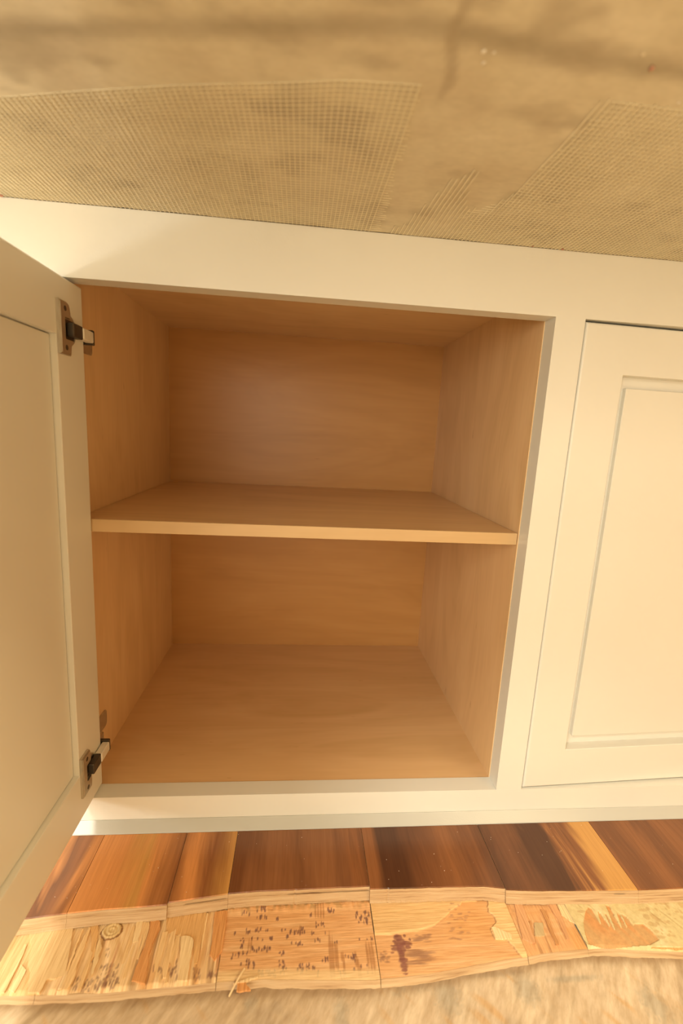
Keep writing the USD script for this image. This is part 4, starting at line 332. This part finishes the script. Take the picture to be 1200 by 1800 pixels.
def piece(kind):
    def R0(X, Y):
        h, c = fluted(X, Y, 40, .4); c = lerp(c, (0.82, 0.58, 0.30), smooth(n2(X * 30, Y * 26, 44), .3, .6) * .8); return h, c
    def R1(X, Y):
        h, c = fluted(X, Y, 60, .55)
        bare = smooth(n2(X * 34, Y * 16, 71), .5, .62); c = lerp(c, (0.96, 0.72, 0.44), bare * .85); h = h * (1 - .8 * bare)
        c = dab(c, X, Y, MARKS1, PURPLE, .55, .6)
        d = np.hypot((X - .1225) / .0115, (Y + .1365) / .0095) + .25 * (f2(X * 160, Y * 160, 3, 5) - .5)
        h = np.where(d < 1, .0034 + .0004 * np.cos(d * 16), h); c = np.where((d < 1)[..., None], lerp(np.zeros(c.shape) + (0.80, 0.62, 0.34), (0.66, 0.46, 0.22), smooth(np.cos(d * 16 + 1), .3, 1) * .4), c)
        ring = (d > .97) & (d < 1.13); c = np.where(ring[..., None], np.array(BROWN), c)
        return h, c
    def R2(X, Y):
        h, c = flat(X, Y, 80)
        c = dab(c, X, Y, STRIPS2, (0.44, 0.21, 0.085), .7, .5, 3, .2)
        c = dab(c, X, Y, MARKS2, PURPLE, .92, .6, 5)
        back = smooth(Y, -.124, -.115); c = lerp(c, (0.50, 0.33, 0.15), back * smooth(n2(X * 260, Y * 90, 95), .42, .7) * .8); h = h + back * .003 * n2(X * 300, Y * 120, 97)
        rim = smooth(Y - np.interp(X, F_all[:, 0], F_all[:, 1]), .014, .008); c = lerp(c, (0.88, 0.67, 0.38), rim * .8)
        return h, c
    def R3(X, Y):
        h, c = flat(X, Y, 110)
        L = np.array(LEDGE3); line = np.interp(X, L[:, 0], L[:, 1]) + .0022 * (f2(X * 130, X * 0, 3, 111) - .5)
        upr = smooth(Y - line, -.0008, .0008) * smooth(X, .604, .598); h = h + upr * .0016; c = lerp(c, (0.84, 0.60, 0.30), upr * .7)
        c = lerp(c, BROWN, smooth(np.abs(Y - line + .0006), .0011, .0002) * .45 * smooth(X, .607, .600) * smooth(X, .50, .54))
        c = lerp(c, (0.78, 0.42, 0.16), (1 - upr) * smooth(np.abs(X - .585), .05, .01) * smooth(Y, -.175, -.150) * .6)
        c = dab(c, X, Y, SMEAR3, (0.40, 0.22, 0.13), .55, .8, 9)
        c = dab(c, X, Y, STAIN3, (0.27, 0.11, 0.09), .85, .5, 11, .7)
        B = np.array(BREAK3); order = np.argsort(B[:, 1]); bx = np.interp(Y, B[order, 1], B[order, 0]) + .0028 * (f2(Y * 260, Y * 0, 3, 119) - .5)
        r = smooth(X - bx, -.0008, .0008); h = h + r * .0016; c = lerp(c, (0.88, 0.63, 0.32), r * .8)
        c = lerp(c, BROWN, smooth(np.abs(X - bx + .0005), .0012, .0003) * .6)
        return h, c
    def R4(X, Y):
        h, c = flat(X, Y, 130); c = lerp(c, (0.78, 0.42, 0.16), smooth(X, .70, .712) * smooth(Y, -.15, -.165) * .8)
        c = lerp(c, BROWN, smooth(n2(X * 150, Y * 60, 137), .72, .8) * .6)
        return h, c
    FP = Polygon(FIN).buffer(0)
    def R5(X, Y):
        import shapely
        g = f2(X * 60, Y * 60, 4, 150); col = np.zeros(X.shape + (3,)) + (0.70, 0.58, 0.31)
        col = lerp(col, (0.78, 0.67, 0.40), smooth(g, .5, .68)); col = dab(col, X, Y, SPOTS5, (0.58, 0.41, 0.20), .75, .6, 15)
        comb = smooth(n2(X * 260 + Y * 160, Y * 40, 157), .6, .75) * smooth(n2(X * 40, Y * 40, 158), .4, .6); col = lerp(col, (0.58, 0.45, 0.22), comb * .5)
        h = .0024 + .0008 * g - .0006 * comb
        ins = shapely.contains_xy(FP, X.ravel(), Y.ravel()).reshape(X.shape)
        w = n2(X * 150 + Y * 70, Y * 10, 155)
        fc = lerp(np.zeros(X.shape + (3,)) + (0.66, 0.33, 0.13), (0.60, 0.36, 0.16), smooth(w, .4, .6)); fc = lerp(fc, (0.66, 0.41, 0.19), smooth(Y, -.160, -.175) * .6)
        return np.where(ins, .0012 + .0005 * w, h), np.where(ins[..., None], fc, col)
    return {'R0': R0, 'R1': R1, 'R2': R2, 'R3': R3, 'R4': R4, 'R5': R5}[kind]
SLIVER_COLORS = {'P': (0.89, 0.63, 0.33), 'L': (0.93, 0.72, 0.42), 'O': (0.76, 0.39, 0.15), 'R': (0.80, 0.50, 0.22), 'S': (0.88, 0.66, 0.37), 'K': (0.76, 0.44, 0.23), 'B': (0.62, 0.33, 0.14), 'G': (0.62, 0.48, 0.27), 'O2': (0.82, 0.48, 0.20)}
def sliver(poly, h, seed):
    """Flat splinter with a ragged outline and a slightly fluted, tapering top."""
    g = np.random.default_rng(seed)
    ring_ = np.array(Polygon(poly).buffer(0).segmentize(.004).exterior.coords)[:-1]
    ring_ = ring_ + g.normal(0, .00028, ring_.shape)
    P = Polygon(ring_).buffer(0)
    if P.geom_type != 'Polygon': P = max(P.geoms, key=lambda q: q.area)
    m = trimesh.creation.extrude_polygon(P, 1.0, engine='earcut'); v = np.array(m.vertices)
    y0, y1 = v[:, 1].min(), v[:, 1].max(); t = (v[:, 1] - y0) / (y1 - y0 + 1e-9)
    top = v[:, 2] > .5
    ta, tb = g.uniform(-.35, .35), g.uniform(-.25, .25); u = (v[:, 0] - v[:, 0].mean()) / (np.ptp(v[:, 0]) + 1e-9)
    z = np.where(top, -.0072 + .0010 + h * (.85 + ta * (t - .5) + tb * u), -.0078)
    return trimesh.Trimesh(np.column_stack([v[:, :2], z]), m.faces, process=False)
torn = [(-0.33, 0.0648, 'R0', 'torn_y', 'pale splintered plank underside at the far left'), (0.0652, 0.2607, 'R1', 'torn_y', 'deeply splintered plank remnant with a round knot'), (0.2613, 0.4515, 'R2', 'torn_x', 'torn plank remnant covered in short dark tear marks'),
        (0.4523, 0.6398, 'R3', 'torn_x', 'torn plank remnant with a purple brown stain'), (0.6406, 0.7225, 'R4', 'torn_y', 'narrow reddish splintered remnant'), (0.7227, 1.42, 'R5', 'glue', 'remnant smeared with dried greenish glue around an orange wood patch')]
for ti, (x0, x1, kind, mt, lab) in enumerate(torn):
    step = .0009 if kind != 'R0' else .0016
    nx = int((x1 - x0) / step) + 1
    if kind == 'R5': nx = int((x1 - x0) / .0016) + 1
    ny = 110
    xs = np.linspace(x0, x1, nx)
    if kind == 'R5': xs = np.concatenate([np.arange(x0, .93, .0009), np.linspace(.93, x1, 120)]); nx = len(xs)
    yf = np.interp(xs, F_all[:, 0], F_all[:, 1]) + .0011 * (f2(xs * 70, xs * 0 + 4, 3, 41) - .5); yb = -.100 + 0 * xs
    T = np.linspace(0, 1, ny)
    X = np.repeat(xs[:, None], ny, 1); Y = yf[:, None] + (yb - yf)[:, None] * T[None]
    h, col = piece(kind)(X, Y)
    fade = np.clip((Y - yf[:, None]) / .004, 0, 1) * np.clip((-.1035 - Y) / .004, 0, 1)   # flatten at the sawn rim and where it slides below the planks
    Z = TZ - .0022 + h * fade
    Z = np.minimum(Z, np.where(Y > -.112, TZ - .0006, 9.))
    a = (np.arange(nx - 1)[:, None] * ny + np.arange(ny - 1)[None]); q = np.stack([a, a + ny, a + ny + 1, a + 1], -1).reshape(-1, 4)
    v = np.stack([X, Y, Z], -1).reshape(-1, 3)
    p = obj('torn_plank', (v, np.vstack([q[:, [0, 1, 2]], q[:, [0, 2, 3]]])), mt, floor, smooth=True, tint=col.reshape(-1, 3), label=lab)
    xe = np.linspace(x0, x1, max(20, int((x1 - x0) / .0022))); ye = np.interp(xe, xs, yf); z0 = TZ - .0022
    o = .0014 * (f2(xe * 55, xe * 0 + 5, 3, 51) - .5)
    edge = strip_solid(xe, [(ye + .02, z0 - .0007), (ye + .0002, z0 + .0001), (ye - .0012 + o, z0 - .0022), (ye - .0010 + o, z0 - .0028), (ye - .0042 + o * 1.3, SUB - .0002), (ye + .02, SUB - .0002)])
    obj('ply_edge', edge, 'ply_edge', p, label='pale plywood edge of the remnant')
    for si, (k, ck, hh, poly) in enumerate(SLIVERS):
        if k == ti:
            m = sliver(poly, hh, 900 + si); obj('splinter', m, 'torn_y', p, tint=np.tile(SLIVER_COLORS[ck], (len(m.vertices), 1)))

# loose bits on the floor
obj('wood_splinter', tube([(.2775, -.2085, -.0096), (.282, -.204, -.004), (.2875, -.1965, .0000), (.2925, -.1891, .0008)], .0011, 5), 'splinter', label='loose pale wood splinter propped across the torn remnant edge', category='splinter')

def shard(n, lo, hi, z, rmin, rmax, seed):
    g = np.random.default_rng(seed); out = []
    for _ in range(n):
        x, y = g.uniform(*lo), g.uniform(*hi); r = g.uniform(rmin, rmax)
        m = trimesh.creation.icosahedron(); m.apply_scale([r, r * g.uniform(.5, 1.4), r * .35]); m.apply_transform(trimesh.transformations.rotation_matrix(g.uniform(0, 6), [0, 0, 1])); m.apply_translation([x, y, z + r * .25])
        out.append(m)
    return cat(*out)
obj('sawdust', shard(60, (.03, .93), (-.112, -.018), ZP, .0002, .0006, 11), 'dust', label='scattered white dust specks on the dark planks', category='dust', kind='stuff')

# ------------------------------------------------------------------ base cabinet
cab = xf('base_cabinet', label='cream painted base cabinet with its left bay open and maple inside', category='cabinet')
def yz(y0): return lambda a, b, h: (a, y0 + h, b)
ff = Polygon([(CX0, .0005), (CX1, .0005), (CX1, H), (CX0, H)], [[(XL, ZB), (XR, ZB), (XR, ZT), (XL, ZT)], [(XD0, ZB), (XD1, ZB), (XD1, ZT), (XD0, ZT)]])
obj('face_frame', prism(ff, TF, yz(0.0)), 'paint', cab, label='cream painted face frame around both bays')
t_ = .018
obj('side_panel', cbox(XL - .0015 - t_, XL - .0015, TF, YB + .01, 0.02, .857), 'maple_z', cab, label='maple left inner wall of the open bay')
obj('side_panel', cbox(XR - .0012, XR - .0012 + t_, TF, YB + .01, 0.02, .857), 'maple_z', cab, label='maple right inner wall of the open bay')
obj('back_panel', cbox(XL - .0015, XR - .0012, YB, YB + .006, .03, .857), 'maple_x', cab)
obj('bottom_panel', cbox(XL - .0015, XR - .0012, TF, YB, ZB - .0008 - t_, ZB - .0008), 'maple_shelf', cab)
obj('top_panel', cbox(XL - .0015, XR - .0012, TF, YB, .8399, .8399 + .016), 'maple_top', cab)
obj('end_panel', cbox(CX0, CX0 + t_, TF, YB + .01, 0.0005, H - .001), 'paint', cab)
obj('end_panel', cbox(CX1 - t_, CX1, TF, YB + .01, 0.0005, H - .001), 'paint', cab)
obj('rear_panel', cbox(XR + t_, CX1 - t_, YB, YB + .01, 0.0005, H - .001), 'maple_z', cab)
obj('rear_panel', cbox(CX0 + t_, XL - .0015 - t_, YB, YB + .01, 0.0005, H - .001), 'maple_z', cab)
# shelf with a lighter edge band
SZ, ST = 0.4854, 0.0181
sh = obj('shelf', cbox(XL - .0007, XR - .0022, TF + .0025, YB - .001, SZ - ST, SZ, .0004), 'maple_shelf', cab, label='adjustable maple shelf with a lighter front edge')
obj('edge_band', cbox(XL - .0007, XR - .0022, TF + .0005, TF + .0025, SZ - ST, SZ, .0005), 'maple_edge', sh, label='pale honey edge band along the shelf front')
# bevelled base strip where the frame meets the floor
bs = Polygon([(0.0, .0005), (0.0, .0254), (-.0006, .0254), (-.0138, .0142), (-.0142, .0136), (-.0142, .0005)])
obj('base_strip', prism(bs, CX1 - CX0, lambda a, b, h: (CX0 + h, a, b)), 'shaded_trim_paint', cab, label='narrow bevelled base strip along the floor')

# doors -------------------------------------------------------------
def ring(u0, u1, z0, z1, prof):
    """Closed rectangular ring from a closed profile of (inset, depth)."""
    k = len(prof); v = []
    for a, d in prof: v += [(u0 + a, z0 + a, d), (u1 - a, z0 + a, d), (u1 - a, z1 - a, d), (u0 + a, z1 - a, d)]
    q = []
    for i in range(k):
        for s in range(4):
            a, b = i * 4 + s, i * 4 + (s + 1) % 4; c, d = ((i + 1) % k) * 4 + (s + 1) % 4, ((i + 1) % k) * 4 + s; q.append((a, b, c, d))
    return np.array(v), np.array(q)
def place(vf, frame):
    v, f = vf
    if f.shape[1] == 4: f = np.vstack([f[:, [0, 1, 2]], f[:, [0, 2, 3]]])
    m = trimesh.Trimesh(np.stack(frame(v[:, 0], v[:, 1], v[:, 2]), 1), f, process=False)
    if m.volume < 0: m.invert()
    return m
def door(frame, W, z0, z1, sw, tr, br, T, recess, moulded, label):
    d = xf('door', cab, label=label)
    s = sw
    fr = ring(0, W, z0, z1, [(0, T - .001), (0, .0034), (.0003, .0020), (.0011, .0008), (.0022, .0002), (.0036, 0), (s - .0008, 0), (s, .0008), (s, T - .001)])
    obj('door_frame', place(fr, frame), 'paint', d)
    if moulded:
        prof = [(s - .0003, T - .003), (s - .0003, .0014), (s + .0010, .0018), (s + .0014, .0032), (s + .0035, .0037), (s + .0065, .0050), (s + .0095, .0068), (s + .0110, .0086), (s + .0116, .0099), (s + .0121, .0099), (s + .0126, .0082), (s + .0132, .0077), (s + .0145, .0077), (s + .0151, .0084), (s + .0155, .0112), (s + .0157, T - .003)]
        g = .0160; dep = recess
    else:
        g = .0011; dep = recess
    b = cbox(s + g, W - s - g, z0 + s + g, z1 - s - g, dep, T - .002, .0006)
    v = np.array(b.vertices); obj('door_panel', place((v, np.array(b.faces)), frame), 'paint', d)
    e = cbox(s - .006, W - s + .006, z0 + s - .006, z1 - s + .006, T - .0035, T - .0015)
    obj('panel_back', place((np.array(e.vertices), np.array(e.faces)), frame), 'paint', d)
    return d
XI = 0.0475
Lf = lambda u, z, w: (XI - w, .0272 - u, z)
door(Lf, .644, .0666, .7885, .0690, 0, 0, .0205, .0078, False, 'left door swung open at a right angle, seen from its inner side')
SK = 0.0508
Rf = lambda u, z, w: (XD0 + .0024 + u * math.cos(SK) - w * math.sin(SK), .0002 + u * math.sin(SK) + w * math.cos(SK), z)
door(Rf, .642, ZB + .0022, ZT - .0028, .0665, 0, 0, .0205, .0106, True, 'closed right door with a moulded recessed panel')

# hinges on the open door ------------------------------------------
def hinge(zc, lab):
    h = xf('hinge', cab, label=lab)
    f = lambda a, b, hh: (XI + hh, a, b)
    hole = Polygon([(-.0285, zc - .0105), (-.004, zc - .0105), (-.004, zc + .0105), (-.0285, zc + .0105)]).buffer(.002)
    flange = Point(-.0165, zc).buffer(.0185, 32)
    obj('cup_flange', prism(flange.difference(hole.buffer(-.001)), .0018, f), 'nickel', h)
    body = Polygon([(-.0415, zc - .0305), (-.0165, zc - .0305), (-.0150, zc - .019), (-.0165, zc - .010), (-.0165, zc + .010), (-.0145, zc + .019), (-.0175, zc + .029), (-.022, zc + .0305), (-.0415, zc + .0305)])
    lay = [(0, .0032), (.0009, .0009), (.0022, .0007)]
    z_, parts_ = 0.0, []
    for ins, th in lay:
        parts_.append(prism(body.buffer(.001).buffer(-.001).buffer(-ins).difference(hole), th, lambda a, b, hh, z_=z_: (XI + z_ + hh, a, b))); z_ += th
    obj('cup_cover', cat(*parts_), 'nickel', h)
    obj('cup', prism(hole.buffer(-.0006), .0012, f), 'dark_metal', h)
    obj('arm', cbox(XI + .002, XI + .0105, -.0225, .0015, zc - .0080, zc + .0080, .001), 'dark_metal', h)
    obj('arm_bracket', cbox(XI - .004, XI + .0112, .0275, .0330, zc - .0095, zc + .0095, .001), 'dark_metal', h)
    obj('arm_cap', cbox(XI + .001, XI + .0118, .0005, .0285, zc - .0070, zc + .0070, .0012), 'nickel_bright', h, label='bright polished hinge arm')
    scr = trimesh.creation.cylinder(.0032, .003, sections=14); scr.apply_transform(trimesh.transformations.rotation_matrix(math.pi / 2, [0, 1, 0]))
    s1 = scr.copy(); s1.apply_translation([XI + .0034, -.029, zc + .0222]); s2 = scr.copy(); s2.apply_translation([XI + .0034, -.029, zc - .0222])
    obj('screw', s1, 'dark_metal', h); obj('screw', s2, 'dark_metal', h)
    plate = prism(Polygon([(.0285, zc - .014), (.099, zc - .014), (.103, zc - .010), (.103, zc + .010), (.099, zc + .014), (.0285, zc + .014)]), .0022, lambda a, b, hh: (XL - .0015 + hh, a, b))
    block = cbox(XL + .0002, XI - .006, .0285, .052, zc - .0075, zc + .0075, .001)
    obj('mounting_plate', cat(plate, block), 'nickel', h)
hinge(.7285, 'upper concealed nickel hinge on the open door')
hinge(.1300, 'lower concealed nickel hinge on the open door')

# ------------------------------------------------------------------ countertop backer board overhanging towards the room
OY = -0.50
top = xf('countertop_backer_board', label='rough tan backer board overhanging the cabinet, fibreglass mesh set in its underside', category='backer board')
obj('slab', cbox(CX0 - .12, CX1 + .12, OY, YB + .05, H + .003, H + .018, .001), 'crumb', top)
bandx, bandy = [-.3, .126, .279, .407, .502, .583, .9], [-.215, -.252, -.279, -.300, -.292, -.291, -.33]
def un_c(X, Y):
    col = np.zeros(X.shape + (3,)) + (0.70, 0.63, 0.47)
    g = f2(X * 14, Y * 20, 5, 200); col = lerp(col, (0.76, 0.69, 0.53), smooth(g, .48, .68)); col = lerp(col, (0.64, 0.56, 0.41), smooth(g, .48, .3) * .8)
    d = np.abs(Y - np.interp(X, bandx, bandy)) + .012 * (f2(X * 45, Y * 45, 4, 203) - .5)
    col = lerp(col, (0.36, 0.30, 0.21), smooth(d, .016, .000) * (.3 + .6 * n2(X * 13, Y * 9, 205)))
    d2 = np.abs(X - .4215 - .12 * (Y + .32) - .003 * np.sin(Y * 90)) + .006 * (f2(X * 70, Y * 70, 3, 207) - .5)
    col = lerp(col, (0.42, 0.345, 0.24), smooth(d2, .006, .001) * smooth(Y, -.22, -.26) * .6)
    col = lerp(col, (0.44, 0.37, 0.26), smooth(f2(X * 22, Y * 34, 3, 209), .54, .72) * .6)
    return col
def un_z(X, Y): return H + .0006 + .0011 * (f2(X * 35, Y * 35, 3, 220) - .5)
m, c = sheet(CX0 - .12, CX1 + .12, OY + .001, 0.0, .003, un_z, un_c, flip=True)
obj('mortar_skim', m, 'mortar', top, smooth=True, tint=c, label='stained tan mortar skim on the underside')
# fibreglass mesh: 5 mm threads, partly sunk into the skim
PIT = .0051
def wob(x, y): return .0030 * (float(n2(np.array(x * 9.0), np.array(y * 16.0), 230)) - .5)
def zt(x, y): return H - .0005 + .0009 * (n2(x * 22, y * 22, 232) - .5)
def ythread(x, y0, y1, lean=0.0):
    ys = np.linspace(y0, y1, 14); xx = x + .004 * (n2(x * 9 + 0 * ys, ys * 14, 230) - .5) + lean * (ys - y1)
    return tube(np.stack([xx, ys, zt(xx, ys)], -1), .00056, 4, .8)
def xthread(yfun, x0, x1):
    xs = np.linspace(x0, x1, max(8, int((x1 - x0) / .012))); yy = np.minimum(yfun(xs) + .0018 * (n2(xs * 14, yfun(xs) * 9, 234) - .5), -.0012)
    return tube(np.stack([xs, yy, zt(xs, yy) + .0006], -1), .00032, 4, .8)
LX0, LX1 = CX0 - .1, .412
near = lambda x: np.interp(x, [-.43, .0824, .2271, .355, .4129], [-.12, -.1823, -.2203, -.2462, -.2514])
T1 = [ythread(x, near(x) - rng.uniform(0, .0015), -.0015) for x in np.arange(LX0, LX1 + .004, PIT)]
for k in range(49):   # cross threads of the stretched weave run from the skewed near edge to the cabinet face
    T1.append(xthread(lambda x, k=k: near(x) * (1 - k / 49.0), LX0, LX1 + rng.uniform(-.002, .004) + .012 * k / 49))
obj('fiberglass_mesh', join(T1), 'thread', top, kind='stuff', label='left sheet of pale fibreglass mesh')
T2 = []
edge_x = lambda y: np.interp(y, [-.262, -.11, -.06], [.556, .545, .50])
for x in np.arange(.440, CX1 + .1, PIT):
    if x < .545:
        y0 = np.interp(x, [.44, .457, .463, .487, .500, .522, .545], [-.018, -.055, -.115, -.160, -.105, -.075, -.115]) + rng.uniform(-.014, .010)
    else:
        y0 = -.260 - .02 * smooth(np.array(x), .6, 1.4) + rng.uniform(-.003, .003)
    T2.append(ythread(x, y0, -.0015, -.02 if x < .545 else 0))
for y in np.arange(-.259, 0, PIT):
    T2.append(xthread(lambda x, y=y: y + 0 * x, float(edge_x(y)) + rng.uniform(-.004, .004) + (.02 if y > -.06 else 0), CX1 + .1))
obj('fiberglass_mesh', join(T2), 'thread', top, kind='stuff', label='right sheet of pale fibreglass mesh with a frayed edge')
for x, y, r, mt in ((.4457, -.2874, .0022, 'dust'), (.4526, -.2875, .0013, 'dust'), (.4493, -.2784, .0018, 'dust'), (.5471, -.3014, .002, 'crumb'), (.5608, -.2918, .0026, 'pink_chip'), (.6025, -.2663, .0014, 'dust'), (-.0255, -.004, .0035, 'pink_chip'), (.668, -.0035, .0028, 'pink_chip'), (.627, -.003, .002, 'pink_chip')):
    r = r * .65; k = trimesh.creation.icosahedron(); k.apply_scale([r, r * 1.5, r * .6]); k.apply_transform(trimesh.transformations.rotation_matrix(x * 50, [0, 0, 1])); k.apply_translation([x, y, H - r * .2])
    obj('crumb', k, mt, top)
